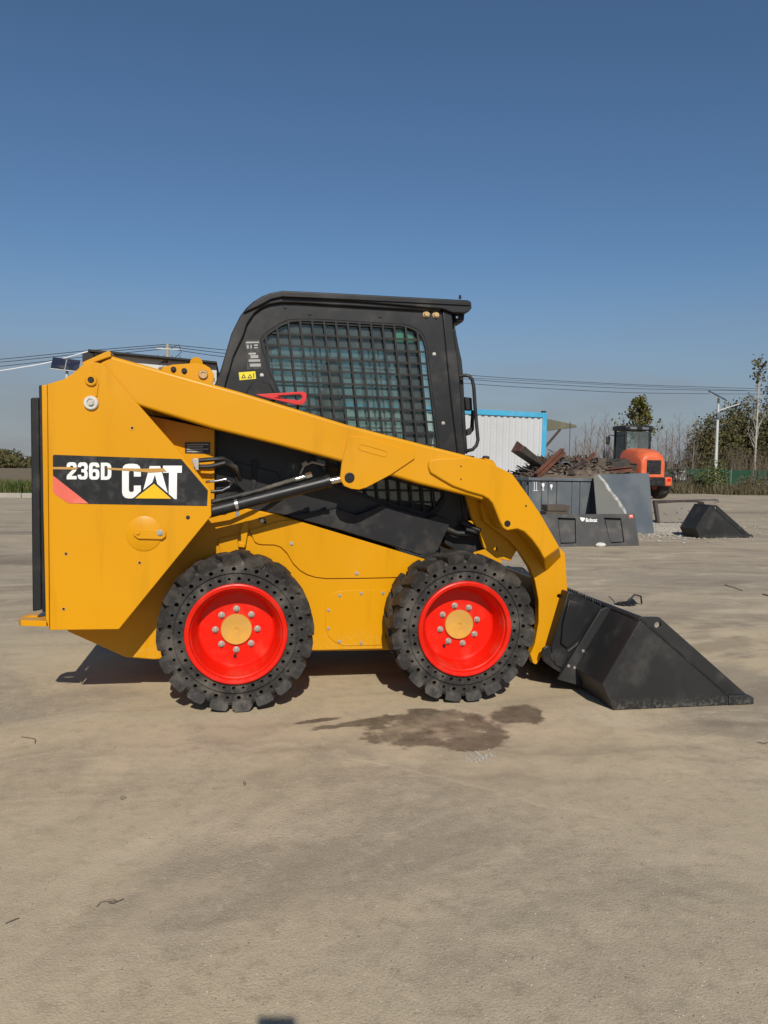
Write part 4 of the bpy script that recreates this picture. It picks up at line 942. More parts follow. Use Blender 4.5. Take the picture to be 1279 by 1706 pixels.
for lab_, q4, mt_ in (('crumpled rusty sheet standing up in the scrap left of the timber post', ((962, 790), (986, 789), (990, 768), (970, 761)), RUST), ('torn dark sheet lying over the scrap beside the hub', ((1022, 790), (1058, 789), (1050, 771), (1030, 768)), RUSTD)):
    f = [at(x, y, BYF+.5+.02*k) for k, (x, y) in enumerate(q4)]; f[2].y += .25; f[3].y += .30; m = MB(); cm_ = sum(f, Vector())/4+Vector((.03, -.08, .04))
    for k in range(4): m.prism([f[k], f[(k+1) % 4], cm_], [p+Vector((0, .012, -.004)) for p in (f[k], f[(k+1) % 4], cm_)])
    tag(obj('crumpled_sheet', m, mt_, smooth=False), lab_, 'sheet')
m = MB(); T_ = thing('hub_and_gearbox', 'dark old hub and gearbox lump at the right end of the scrap', 'scrap part', tuple(at(1020, 785, BYF+.8)))
c = at(1016, 779, BYF+1.0); m.lathe([(.14, -.08), (.16, -.05), (.16, .05), (.14, .08), (.06, .10), (.0005, .10)], 20, c); m.lathe([(.0005, -.12), (.07, -.12), (.09, -.08), (.14, -.08)], 20, c); obj('hub', m, RUSTD, T_)
m = MB(); c = at(1031, 773, BYF+1.1); m.box(c, (.34, .3, .2)); m.cyl(c+Vector((-.02, -.16, 0)), c+Vector((-.02, -.2, 0)), .06, .06, 16); obj('gearbox', m, RUSTD, T_, bevel=.02)

# ------------------------------------------------------------------ leaning steel plate
pl = [at(997, 894, Z=.0), at(1089, 889, Z=.0), at(1081, 788, BYF-.07), at(988.5, 791, BYF-.07)]
pl[0].z = pl[1].z = .003
Np = (pl[1]-pl[0]).cross(pl[3]-pl[0]).normalized()
def plate_mat():
    t = NT('scratched_steel_plate'); X, Y, Z = t.sep()
    n = t.noise(1.6, 6); f = t.noise(14, 5)
    c = t.mix(t.step(n, .35, .65), (0.085, 0.10, 0.112), (0.115, 0.13, 0.142))
    edge = t.math('ADD', t.math('SUBTRACT', X, pl[3].x+.03+1.13*.46), t.math('ADD', t.math('MULTIPLY', Z, .46), t.math('MULTIPLY', t.math('SUBTRACT', t.noise(2.6, 5), .5), .34)))
    band = t.math('MULTIPLY', t.step(edge, -.05, .0), t.step(edge, .06, .015))
    low = t.step(edge, .02, -.02)
    c = t.mix(t.math('MULTIPLY', low, .8), c, (0.16, 0.155, 0.13)); c = t.mix(t.math('MULTIPLY', band, t.step(f, .35, .6, .3, .95)), c, (0.52, 0.50, 0.47))
    t.bump(f, .08, .01); return t.fin(c, t.math('ADD', t.math('MULTIPLY', n, .3), .4), .1)
tag(obj('steel_plate', slab(pl, .012), plate_mat(), bevel=.002), 'grey flat steel plate with a chalky scrape leaning on the scrap bin', 'steel plate')

# ------------------------------------------------------------------ lettered black panel in front of the bin
q0, q1 = at(905, 911, Z=.003), at(1064.5, 908.7, Z=.003)
topY = q0.y+.16
q3 = at(899, 857, topY); q2 = at(1057, 856, topY+.02)
PN = (q1-q0).cross(q3-q0).normalized()
if PN.dot(q0-CAM) > 0: PN = -PN        # towards the camera
on = lambda x, y, k=0: on_plane(x, y, q0, PN)+PN*k
z4 = lambda l, k=0: [on(840+x/4.568, 720+y/4.568, k) for x, y in l]
BP = thing('bucket_panel', 'black machine panel with two recessed pockets and white lettering standing before the bin', 'panel', tuple((q0+q1)/2))
pk1 = [(405, 650), (543, 655), (548, 845), (428, 850)]; pk2 = [(757, 650), (888, 655), (915, 838), (812, 845), (795, 800)]
m = MB(); out = [q0, q1, on(1057, 856), on(899, 857)]; h1, h2 = z4(pk1), z4(pk2); th = -PN*.05
m.prism(out, [p+th for p in out], [h1, h2], [[p+th for p in h] for h in (h1, h2)]); obj('frame_plate', m, PANB, BP, bevel=.003)
for l in ([(414, 668), (538, 668), (543, 838), (432, 840)], [(772, 668), (886, 668), (908, 832), (816, 836), (800, 796)]):
    h = z4(l, -.012); m = MB(); m.prism(h, [p+th*.6 for p in h]); obj('pocket_panel', m, PANB, BP, bevel=.003)
m = MB(); h = [p+th*.9 for p in z4([(395, 640), (925, 640), (930, 860), (400, 860)])]; m.prism(h, [p+th*.2 for p in h]); obj('back_sheet', m, BLKD, BP)
def text_on(name, s, pl_, pr_, hpx, k, mat, parent, bold=.02):
    cu_ = bpy.data.curves.new(name, 'FONT'); cu_.body = s; cu_.offset = bold
    t = bpy.data.objects.new(name, cu_); COL.objects.link(t); dg = bpy.context.evaluated_depsgraph_get(); dg.update()
    me = bpy.data.meshes.new_from_object(t.evaluated_get(dg)); bpy.data.objects.remove(t)
    xs = [v.co.x for v in me.vertices]; yy = [v.co.y for v in me.vertices]
    a, b, tp = on(*pl_, k), on(*pr_, k), on(pl_[0], pl_[1]-hpx, k)
    for v in me.vertices: v.co = a+(b-a)*((v.co.x-min(xs))/(max(xs)-min(xs)))+(tp-a)*((v.co.y-min(yy))/(max(yy)-min(yy)))
    me.materials.clear(); me.materials.append(mat); o = bpy.data.objects.new(name, me); COL.objects.link(o); setp(o, parent); return o
text_on('lettering', 'Bobcat', (975.5, 869.5), (994.5, 869.6), 6.3, .002, DECW, BP, .03)
m = MB(); h = z4([(576, 647), (583, 652), (590, 646), (596, 652), (606, 650), (613, 656), (612, 664), (604, 665), (609, 671), (600, 673), (598, 681), (591, 675), (584, 677), (585, 667), (577, 662)], .002); m.prism(h, [p-PN*.001 for p in h]); obj('emblem', m, DECW, BP)
h = z4([(946, 628), (978, 628), (980, 654), (948, 654)], .002); m = MB(); m.prism(h, [p-PN*.001 for p in h]); obj('small_label', m, DECR, BP)
h = z4([(956, 634), (972, 634), (973, 640), (957, 640)], .003); m = MB(); m.prism(h, [p-PN*.0005 for p in h]); obj('small_label_print', m, DECW, BP)
# stack of old timber blocks behind the panel
TB = thing('timber_block', 'dark weathered timber block standing behind the lettered panel', 'timber block', tuple(at(927, 880, 7.7)))
zz = at(927, 841, 7.75).z; xa, xb = at(909, 850, 7.75).x, at(947, 850, 7.75).x
for k in range(6):
    m = MB(); m.box(((xa+xb)/2+.01*((k*7) % 3-1), 7.85, zz*(k+.5)/6), (xb-xa-.012*(k % 2), .26, zz/6-.008)); obj('plank', m, WOODD, TB, bevel=.006)
m = MB(); rnd = random.Random(4); c = at(1000.5, 908, Z=.03)
for i in range(7):
    for j in range(12):
        th_, ph = math.pi*i/6, 2*math.pi*j/12; r = 1+.18*rnd.random(); m.v.append(c+Vector((.075*r*math.sin(th_)*math.cos(ph), .05*r*math.sin(th_)*math.sin(ph), .035*r*math.cos(th_))))
m.f = [(i*12+j, i*12+(j+1) % 12, (i+1)*12+(j+1) % 12, (i+1)*12+j) for i in range(6) for j in range(12)]
tag(obj('stone', m, STONE, recalc=True), 'pale stone lying at the foot of the lettered panel', 'stone')

# ------------------------------------------------------------------ old bucket lying on its back, and the second black bucket
ob = thing('rusty_bucket', 'worn grey brown bucket lying on the ground behind the second black bucket', 'bucket', tuple(at(1140, 870, Z=0)))
g0, g1 = at(1096, 872, Z=.003), at(1150, 870, Z=.003); Yb = g0.y
WRN = paint('worn_bucket_steel', (0.20, 0.175, 0.145), .8, dust=(0.30, 0.26, 0.20), amt=.7, scale=3, chips=((.10, .05, .03), 9, .6))
pz = lambda x, y, Y=Yb: at(x, y, Y)
m = MB(); f = [pz(1098, 871), pz(1183, 868), pz(1170, 837, Yb+.35), pz(1092, 837, Yb+.35)]; m.prism(f, [p+Vector((0, .03, 0)) for p in f]); obj('back_sheet', m, WRN, ob, bevel=.004)
m = MB(); f = [pz(1091, 834, Yb+.3), pz(1196, 832, Yb+.45), pz(1197, 837, Yb+.45), pz(1091, 838, Yb+.3)]; m.prism(f, [p+Vector((0, .12, 0)) for p in f]); obj('top_lip', m, RUSTD, ob, bevel=.004)
m = MB(); f = [pz(1090, 836, Yb+.25), pz(1095, 836, Yb+.25), pz(1100, 872, Yb-.05), pz(1096, 873, Yb-.05)]; m.prism(f, [p+Vector((0, .10, 0)) for p in f]); obj('side_rib', m, RUSTD, ob, bevel=.004)
m = MB(); f = [pz(1172, 836, Yb+.1), pz(1195, 834, Yb+.1), pz(1196, 850, Yb+.1), pz(1186, 868, Yb+.1)]; m.prism(f, [p+Vector((0, .5, 0)) for p in f]); obj('side_sheet', m, WRN, ob, bevel=.004)
m = MB(); f = [pz(1097, 870, Yb-.03), pz(1150, 870, Yb-.03), pz(1150, 873, Yb-.03), pz(1097, 873.5, Yb-.03)]; m.prism(f, [p+Vector((0, .2, 0)) for p in f]); obj('cutting_lip', m, RUSTD, ob, bevel=.003)

B2 = thing('spare_bucket', 'spare black loader bucket standing alone on the gravel', 'bucket', (0, 0, 0), local=True)
parts2, _ = build_bucket(B2, BY, .26)
cx = (tip.x+heel.x)/2
for o in parts2: o.matrix_parent_inverse = Matrix.Translation((-cx, -BY, 0))
p_l, p_r = at(1166, 897.5, Z=0), at(1253.5, 895.8, Z=0)
sc_ = (p_r-p_l).length/(tip.x-heel.x)
B2.location = ((p_l.x+p_r.x)/2, (p_l.y+p_r.y)/2, 0); B2.rotation_euler = (0, 0, math.atan2(p_r.y-p_l.y, p_r.x-p_l.x)); B2.scale = (sc_, sc_, sc_*.84)

# ------------------------------------------------------------------ orange road roller, seen from behind
RY = 25.0
rc = at(1086, 832, Z=0); RX0, RY0 = rc.x, rc.y
R_ = thing('road_roller', 'orange road roller with black cab seen from behind, parked beyond the scrap bin', 'roller', (RX0, RY0+1.8, 0))
V3 = lambda x, y, z: Vector((RX0+x, RY0+y, z))
def loftbox(name, secs, mat, bev=.03):
    """rings of (x, z) points at successive y"""
    m = MB(); n = len(secs[0][1])
    for y, ring in secs: m.v += [V3(x, y, z) for x, z in ring]
    for s_ in range(len(secs)-1): m.f += [(s_*n+i, s_*n+(i+1) % n, (s_+1)*n+(i+1) % n, (s_+1)*n+i) for i in range(n)]
    m.f += [tuple(range(n)), tuple(range((len(secs)-1)*n, len(secs)*n))]
    return obj(name, m, mat, R_, bevel=bev, angle=50)
hood = lambda w, z0, z1: [(-w, z0), (-w, z1-.28), (-w+.10, z1-.08), (-w+.30, z1), (w-.30, z1), (w-.10, z1-.08), (w, z1-.28), (w, z0)]
loftbox('hood', [(0, hood(.50, .88, 1.72)), (.12, hood(.54, .86, 1.88)), (.5, hood(.56, .86, 2.02)), (1.3, hood(.58, .86, 2.08)), (1.7, hood(.58, .86, 2.04))], ORNG)
m = MB(); m.box(V3(.02, -.012, 1.30), (.62, .03, .56)); gr = obj('grille', m, BLKD, R_, bevel=.02)
for k in range(7):
    m = MB(); m.box(V3(.02, -.032, 1.07+k*.075), (.56, .015, .022)); obj('grille_slat', m, SEAT, gr)
m = MB(); m.cyl(V3(.02, -.03, 1.16), V3(.02, -.06, 1.16), .07, .07, 16); obj('grille_badge', m, BLK, gr)
m = MB(); m.box(V3(0, .30, .70), (1.3, .7, .34)); obj('rear_frame', m, BLKD, R_, bevel=.04)
for s_ in (-1, 1):
    m = MB(); m.box(V3(.60*s_+.05, .02, .72), (.30, .25, .36)); obj('rear_fender', m, ORNG, R_, bevel=.05)
    m = MB(); m.box(V3(.60*s_+.05, -.115, .80), (.16, .02, .12)); obj('tail_light', m, RED, R_, bevel=.01)
    m = MB(); m.lathe([(.30, -.22), (.55, -.22), (.62, -.16), (.64, 0), (.62, .16), (.55, .22), (.30, .22)], 32); tyr = m
    m2 = MB(); m2.v = [V3(.72*s_+v.y, .75+v.x, .64+v.z) for v in tyr.v]; m2.f = tyr.f
    wl_ = obj('wheel', m2, TYRE, R_)
    m3 = MB(); m3.cyl(V3(.72*s_-.2, .75, .64), V3(.72*s_+.2, .75, .64), .32, .32, 24); obj('rim', m3, ORNG, wl_)
# drum at the front
m = MB(); m.cyl(V3(-.95, 4.1, .75), V3(.95, 4.1, .75), .75, .75, 40); obj('drum', m, STEELG, R_, bevel=.01)
for s_ in (-1, 1):
    m = MB(); m.beam(V3(1.05*s_, 2.4, .8), V3(1.05*s_, 4.9, .8), .14, .3); obj('drum_yoke', m, ORNG, R_, bevel=.02)
m = MB(); m.box(V3(0, 2.5, .85), (1.9, .5, .3)); obj('yoke_crossbeam', m, ORNG, R_, bevel=.02)
RGL = glass_mat('roller_glass', (.80, .90, .90), .10)
# cab: posts, windows, roof
cx0, cx1, cy0, cy1, cz0, cz1 = -.34, .80, 1.75, 2.65, 1.15, 2.86
m = MB(); m.box(V3((cx0+cx1)/2, (cy0+cy1)/2, 1.35), (1.12, .88, .5)); obj('cab_base', m, BLK, R_, bevel=.03)
for x in (cx0, cx1):
    for y in (cy0, cy1): m = MB(); m.beam(V3(x, y, 1.2), V3(x*.97+.007, y, cz1), .09, .09, (0, 1, 0)); obj('cab_post', m, BLK, R_, bevel=.01)
for a, b in (((cx0, cy0), (cx1, cy0)), ((cx0, cy1), (cx1, cy1)), ((cx0, cy0), (cx0, cy1)), ((cx1, cy0), (cx1, cy1))):
    m = MB(); f = [V3(a[0], a[1], 1.6), V3(b[0], b[1], 1.6), V3(b[0]*.975, b[1], cz1-.05), V3(a[0]*.975, a[1], cz1-.05)]
    N = (f[1]-f[0]).cross(f[3]-f[0]).normalized()*.008; m.prism(f, [p+N for p in f]); obj('window', m, RGL, R_)
m = MB(); m.box(V3(.23, 2.2, cz1+.09), (1.30, 1.15, .2)); rf = obj('roof', m, BLK, R_, bevel=.05)
for x in (-.05, .50): m = MB(); m.box(V3(x, 1.61, cz1+.07), (.30, .03, .10)); obj('roof_lamp', m, STEELG, rf, bevel=.02)
m = MB(); m.tube([V3(-.36, 2.6, 2.62), V3(-.60, 2.5, 2.66), V3(-.78, 2.4, 2.6)], .02, 6); mi = obj('mirror_arm', m, BLK, R_)
m = MB(); m.box(V3(-.80, 2.38, 2.42), (.18, .08, .34)); obj('mirror', m, BLK, mi, bevel=.03)
m = MB(); m.box(V3(.23, 2.3, 1.75), (.45, .14, .6)); obj('seat', m, SEAT, R_, bevel=.05)

# ------------------------------------------------------------------ solar street lamps
def street_lamp(name, label, base, h, yaw, prot=None):
    S = thing(name, label, 'street lamp', tuple(base), group='solar street lamps', local=True)
    S.rotation_euler = (0, 0, yaw)
    m = MB(); m.cyl((0, 0, 0), (0, 0, h), .11, .065, 14); m.cyl((0, 0, 0), (0, 0, .05), .2, .2, 14); obj('pole', m, GALV, S)
    m = MB(); m.tube([(0, 0, h-.75), (.5, 0, h-.55), (1.25, 0, h-.30)], [.035, .032, .03], 8); obj('lamp_arm', m, GALV, S)
    m = MB(); m.box((1.52, 0, h-.24), (.62, .24, .07), Matrix.Rotation(math.radians(-17), 3, 'Y')); obj('lamp_head', m, STEELG, S, bevel=.02)
    m = MB(); rot = Matrix.Rotation(math.radians(28), 3, 'Y') @ Matrix.Rotation(math.radians(18), 3, 'X')
    if prot is not None: rot = prot
    pn = None
    for k in (-1, 1):
        m = MB(); m.box(Vector((-.05, 0, h+.16))+rot @ Vector((.30*k, 0, 0)), (.56, .70, .035), rot); pn = obj('solar_panel', m, SOLAR, S, bevel=.006)
        m = MB(); m.box(Vector((-.05, 0, h+.13))+rot @ Vector((.30*k, 0, -.012)), (.59, .73, .03), rot); obj('panel_frame', m, GALV, S, bevel=.006)
    m = MB(); m.cyl((0, 0, h-.02), (-.05, 0, h+.13), .04, .04, 8); obj('panel_bracket', m, GALV, S)
    m = MB(); m.box((0, -.12, h-1.0), (.2, .16, .34)); obj('battery_box', m, STEELG, S, bevel=.02)
    return S
lb = at(1190, 818, Z=0); ht = at(1197, 664, lb.y).z
street_lamp('street_lamp', 'solar street lamp on a pale pole standing among the bushes', lb, ht, math.radians(-18))
l2 = at(112, 700, 33); l2.z = 0; ht2 = at(112, 613, 33).z
street_lamp('street_lamp', 'solar street lamp whose panels just show above the loader tower', l2, ht2, 0.0, Matrix.Rotation(math.radians(48), 3, 'X') @ Matrix.Rotation(math.radians(6), 3, 'Y'))

# ------------------------------------------------------------------ utility pole and wires
pt = at(279, 573, 50)
U_ = thing('utility_pole', 'concrete utility pole with insulators rising behind the loader', 'utility pole', (pt.x, pt.y, 0))
m = MB(); m.cyl((pt.x, pt.y, 0), (pt.x, pt.y, pt.z), .17, .11, 14); obj('pole', m, CONC, U_)
for dz_ in (.35, .95):
    m = MB(); m.beam((pt.x-.7, pt.y-.1, pt.z-dz_), (pt.x+.9, pt.y-.1, pt.z-dz_), .07, .07); ca = obj('crossarm', m, GALV, U_)
    for k in (-.6, -.2, .3, .8):
        m = MB(); m.cyl((pt.x+k, pt.y-.1, pt.z-dz_+.03), (pt.x+k, pt.y-.1, pt.z-dz_+.2), .05, .035, 10); obj('insulator', m, STEELG, ca)
m = MB(); m.tube([(pt.x+.2, pt.y-.15, pt.z-.3), (pt.x+.75, pt.y-.2, pt.z-.05), (pt.x+.9, pt.y-.2, pt.z-.55), (pt.x+.4, pt.y-.2, pt.z-1.0), (pt.x+.2, pt.y-.15, pt.z-1.3)], .025, 6); obj('jumper_cable', m, CABLE, U_)
def wire(label, pts, r=.022, mat=CABLE, group='overhead wires'):
    P3 = [at(x, y, Y) for x, y, Y in pts]; out = []
    for i in range(len(P3)-1):
        for k in range(10): out.append(P3[i].lerp(P3[i+1], k/10))
    out.append(P3[-1])
    # smooth sag
    for _ in range(6): out = [out[0]]+[(out[i-1]+out[i]*2+out[i+1])/4 for i in range(1, len(out)-1)]+[out[-1]]
    m = MB(); m.tube(out, r, 6); tag(obj('overhead_wire', m, mat), label, 'wire', group)
for i, (ya, yb) in enumerate(((599, 573.5), (604, 577), (611, 581))):
    wire('%s overhead wire running from the utility pole to the left' % ('upper', 'middle', 'lower')[i], [(-160, ya+9, 56), (0, ya, 55), (140, (ya+yb)/2-1.5, 52), (279, yb, 50)])
for i, (ya, y1, y2, y3) in enumerate(((574, 582, 627, 649), (577, 588, 634, 652), (581, 594, 641, 657))):
    wire('%s overhead wire running from the utility pole behind the cab to the trees' % ('upper', 'middle', 'lower')[i], [(279, ya, 50), (365, y1, 51.5), (790, y2, 60), (1050, y2+14, 64), (1300, y3, 68), (1500, y3, 72)])
wire('thin overhead wire just above the lamp top on the right', [(785, 630, 60), (1050, 643, 64), (1300, 653, 68), (1500, 655, 72)], .016)
wire('white overhead cable slanting up to the loader tower top', [(-150, 650, 40), (0, 618, 40), (75, 604, 40), (150, 583, 40), (230, 560, 40)] if False else [(-150, 640, 40), (0, 618, 40), (75, 606, 40), (150, 584.5, 40), (160, 584, 40)], .03, CABLEW)

# ------------------------------------------------------------------ green sheet fence
F0, F1 = at(1100, 803, 43), at(1420, 806, 47); F0.z = F1.z = 0
FN = thing('sheet_fence', 'low dark green sheet metal fence in front of the wood', 'fence', tuple(F0)); fd = (F1-F0); FLn = fd.length; fd.normalize(); fz = at(1190, 781, (F0.y+F1.y)/2-1).z
npan = 9
for k in range(npan):
    a, b = F0+fd*(FLn*k/npan+.05), F0+fd*(FLn*(k+1)/npan-.05); m = MB(); m.beam(a+Vector((0, 0, fz/2)), b+Vector((0, 0, fz/2)), .03, fz-.1); obj('panel', m, FENCE, FN)
for k in range(npan+1):
    a = F0+fd*(FLn*k/npan); m = MB(); m.box(a+Vector((0, 0, fz/2)), (.08, .08, fz+.06)); obj('post', m, STEELG, FN)
pa = on_plane(1121, 784, F0-Vector((0, .1, 0)), Vector((-fd.y, fd.x, 0))); pb = on_plane(1141, 800, F0-Vector((0, .1, 0)), Vector((-fd.y, fd.x, 0)))
m = MB(); m.beam(Vector((pa.x, pa.y, (pa.z+pb.z)/2)), Vector((pb.x, pb.y, (pa.z+pb.z)/2)), .02, abs(pa.z-pb.z)); tag(obj('notice_board', m, WALLW), 'pale blank board fixed to the green fence', 'board')

# ------------------------------------------------------------------ trees and plants
def tree(name, label, base, h, seed, r0=.09, nb=26, crown=(.3, 1.0), spread=.35, up=.55, leaves=0, lsize=.14, lmat=LEAFG, bark=BARK, twigm=TWIG, group=None, twigs=6, leaf_top=0.0, lean=0.0, cat='tree', ball=None):
    rnd = random.Random(seed); S = thing(name, label, cat, tuple(base), group)
    tr, tw, lf = MB(), MB(), MB(); n = 9; path = []; wx, wy = rnd.uniform(-.03, .03), rnd.uniform(-.03, .03)
    for i in range(n):
        t = i/(n-1); path.append(Vector(base)+Vector((lean*h*t*t+wx*h*math.sin(t*3+seed), wy*h*math.sin(t*2.3+seed*2), h*.94*t)))
    tr.tube(path, [r0*(1-.88*i/(n-1)) for i in range(n)], 7)
    def tp(t):
        k = t*(n-1); i = min(int(k), n-2); return path[i].lerp(path[i+1], k-i)
    def leafat(p, s):
        a = Vector((rnd.gauss(0, 1), rnd.gauss(0, 1), rnd.gauss(0, 1))).normalized()*s; b = a.orthogonal().normalized()*s*.7; b.rotate(Matrix.Rotation(rnd.uniform(0, 6.28), 3, a))
        lf.add([p-a, p+b, p+a, p-b], [(0, 1, 2, 3)])
    for k in range(nb):
        t = crown[0]+(crown[1]-crown[0])*(k+rnd.random())/nb; p = tp(min(t, .99)); az = rnd.uniform(0, 2*math.pi)
        Lb = spread*h*(1.05-.75*max(0, (t-crown[0])/(1.001-crown[0])))*rnd.uniform(.6, 1.15)
        d = Vector((math.cos(az), math.sin(az), up+rnd.uniform(-.2, .5))).normalized()
        pts = [p]; q = p.copy()
        for j in range(4):
            d = (d+Vector((rnd.uniform(-.2, .2), rnd.uniform(-.2, .2), rnd.uniform(-.02, .22)))).normalized(); q = q+d*Lb/4; pts.append(q.copy())
        rb = r0*.38*(1-.55*t); tr.tube(pts, [rb, rb*.75, rb*.5, rb*.3, rb*.14], 5)
        for j in range(twigs):
            u = rnd.uniform(.25, 1.0)*4; i = min(int(u), 3); s0_ = pts[i].lerp(pts[i+1], u-i)
            e = (d+Vector((rnd.uniform(-.8, .8), rnd.uniform(-.8, .8), rnd.uniform(-.3, .8)))).normalized(); lt = Lb*rnd.uniform(.22, .5)
            mid = s0_+e*lt*.5+Vector((0, 0, lt*.06)); end = s0_+e*lt+Vector((0, 0, lt*.18)); tw.tube([s0_, mid, end], [rb*.28, rb*.2, rb*.08], 3)
            for z_ in range(2):
                e2 = (e+Vector((rnd.uniform(-.9, .9), rnd.uniform(-.9, .9), rnd.uniform(-.4, .8)))).normalized(); tw.tube([mid, mid+e2*lt*.55], [rb*.16, rb*.06], 3)
            if leaves and t >= leaf_top:
                for z_ in range(leaves): leafat(s0_.lerp(end, rnd.uniform(.2, 1.1))+Vector((rnd.gauss(0, .09), rnd.gauss(0, .09), rnd.gauss(0, .09)))*h*.22, lsize*rnd.uniform(.6, 1.3))
    obj('trunk', tr, bark, S, angle=60, recalc=False); cr = obj('crown', tw, twigm, S, smooth=False, recalc=False)
    if lf.v: obj('foliage', lf, lmat, cr, smooth=False, recalc=False)
    return S
def gp(px, Y): v = at(px, 800, Y); v.z = 0; return v
def hgt(px, py, Y): return at(px, py, Y).z
tree('leafy_tree', 'leafy tree with yellowing green crown directly behind the roller cab', gp(1056, 40), hgt(1056, 664, 40), 11, r0=.10, nb=30, crown=(.38, 1), spread=.30, leaves=9, lsize=.10, up=.8)
def bare(px, py, Y, seed, label, **k):
    tree('bare_tree', label, gp(px, Y), hgt(px, py, Y), seed, group='leafless trees', **k)
ORD = ['%s from the left: ' % w for w in ('first', 'second', 'third', 'fourth', 'fifth', 'sixth', 'seventh', 'eighth', 'ninth')]
BT = 'leafless grey tree in the thicket behind the scrap bin'
for i, (px, py, Y) in enumerate(((958, 722, 45), (970, 700, 42), (983, 690, 47), (992, 706, 41), (1003, 684, 44), (1013, 697, 49), (1022, 700, 43), (1036, 690, 47))):
    bare(px, py, Y, 20+i, ORD[i]+BT, r0=.07, nb=24, spread=.24, up=1.2, crown=(.12, 1), twigs=8)
BT2 = 'slender leafless tree between the roller and the street lamp'
for i, (px, py, Y) in enumerate(((1093, 700, 46), (1106, 712, 44), (1118, 705, 50), (1131, 686, 46), (1143, 702, 48), (1154, 688, 45), (1165, 700, 51))):
    bare(px, py, Y, 40+i, ORD[i]+BT2, r0=.07, nb=24, spread=.28, up=1.0, crown=(.15, 1), twigs=8)
BT3 = 'thin grey trunked tree in the wood at the right edge'
for i, (px, py, Y) in enumerate(((1178, 690, 50), (1207, 676, 53), (1222, 668, 50), (1236, 660, 55), (1248, 655, 52), (1272, 640, 50), (1284, 630, 54), (1298, 640, 51), (1310, 650, 56))):
    bare(px, py, Y, 60+i, ORD[i]+BT3, r0=.085, nb=26, spread=.22, up=1.2, crown=(.25, 1), twigs=5, leaves=2, lsize=.10, lmat=LEAFB if i % 2 else LEAFD)
tree('poplar_tree', 'tall pale poplar with a few leaves left at its top, by the right edge', gp(1256, 47), hgt(1256, 590, 47), 81, r0=.11, nb=34, spread=.14, up=1.7, crown=(.3, 1), leaves=3, leaf_top=.82, lsize=.12, lmat=LEAFD, bark=WBARK, twigm=WBARK)
tree('poplar_tree', 'second tall pale poplar half cut by the right edge of the frame', gp(1281, 49), hgt(1278, 612, 49), 82, r0=.10, nb=32, spread=.15, up=1.7, crown=(.3, 1), leaves=2, leaf_top=.8, lsize=.12, lmat=LEAFD, bark=WBARK, twigm=WBARK)
def bush(name, label, base, rx, ry, rz, seed, n, ls, mat_, group=None, zc=.55, stems=10):
    rnd = random.Random(seed); S = thing(name, label, 'bush', tuple(base), group); lf, st = MB(), MB(); lobes = [(rnd.uniform(-.6, .6)*rx, rnd.uniform(-.6, .6)*ry, rnd.uniform(.35, 1.0)*rz, rnd.uniform(.3, .55)) for _ in range(9)]
    for k in range(n):
        lx, ly, lz, lr = rnd.choice(lobes); v = Vector((rnd.gauss(0, 1), rnd.gauss(0, 1), rnd.gauss(0, 1))).normalized()*rnd.random()**.45
        p = Vector(base)+Vector((lx+v.x*rx*lr, ly+v.y*ry*lr, max(.03, lz*.75+v.z*rz*lr)))
        a = Vector((rnd.gauss(0, 1), rnd.gauss(0, 1), rnd.gauss(0, 1)+.3)).normalized()*ls*rnd.uniform(.5, 1.4); b = a.orthogonal().normalized()*a.length*.6; b.rotate(Matrix.Rotation(rnd.uniform(0, 6.28), 3, a))
        lf.add([p-a, p+b, p+a, p-b], [(0, 1, 2, 3)])
    for k in range(stems):
        lx, ly, lz, lr = rnd.choice(lobes); e = Vector(base)+Vector((lx, ly, lz*1.05)); st.tube([Vector(base)+Vector((lx*.25, ly*.25, 0)), Vector(base).lerp(e, .5)+Vector((0, 0, .1)), e], [.035, .022, .008], 4)
    obj('stems', st, TWIG, S, recalc=False); obj('foliage', lf, mat_, S, smooth=False, recalc=False); return S
for i, (px, py, Y, w, mt) in enumerate(((1172, 716, 46, 1.7, LEAFD), (1192, 704, 49, 2.0, LEAFD), (1215, 690, 48, 2.3, LEAFD), (1238, 680, 50, 2.4, LEAFD), (1262, 692, 48, 2.2, LEAFD), (1287, 680, 50, 2.4, LEAFD), (1310, 690, 48, 2.4, LEAFD))):
    b = gp(px, Y); bush('evergreen_shrub', ORD[i]+'dark olive shrub in the wood behind the green fence', b, w, w*.8, hgt(px, py, Y)*1.05, 100+i, 5200, .10, mt, 'shrubs of the wood behind the fence', stems=16)
bush('roadside_bush', 'straggly green brown bush at the foot of the street lamp', gp(1192, 35.5), 1.25, 1.0, hgt(1192, 772, 35.5), 120, 1700, .055, LEAFW)
bush('roadside_bush', 'low dry bush to the left of the street lamp bush', gp(1160, 36), 1.1, .8, hgt(1160, 797, 36), 121, 900, .05, LEAFB)
bush('roadside_bush', 'low dry bush at the right edge before the green fence', gp(1262, 35), 1.6, .9, hgt(1262, 792, 35), 122, 1200, .05, LEAFB)
bush('thicket_shrub', 'low brown brush under the leafless trees behind the bin', gp(985, 39), 1.9, .8, hgt(985, 756, 39), 123, 1500, .05, LEAFB)
bush('thicket_shrub', 'low brown brush right of the roller under the slender trees', gp(1130, 43), 2.0, .8, hgt(1130, 768, 43), 124, 1300, .05, LEAFB)
bush('thicket_shrub', 'brown brush between the bin and the roller cab', gp(1022, 40), 1.6, .8, hgt(1022, 764, 40), 125, 1200, .05, LEAFB)
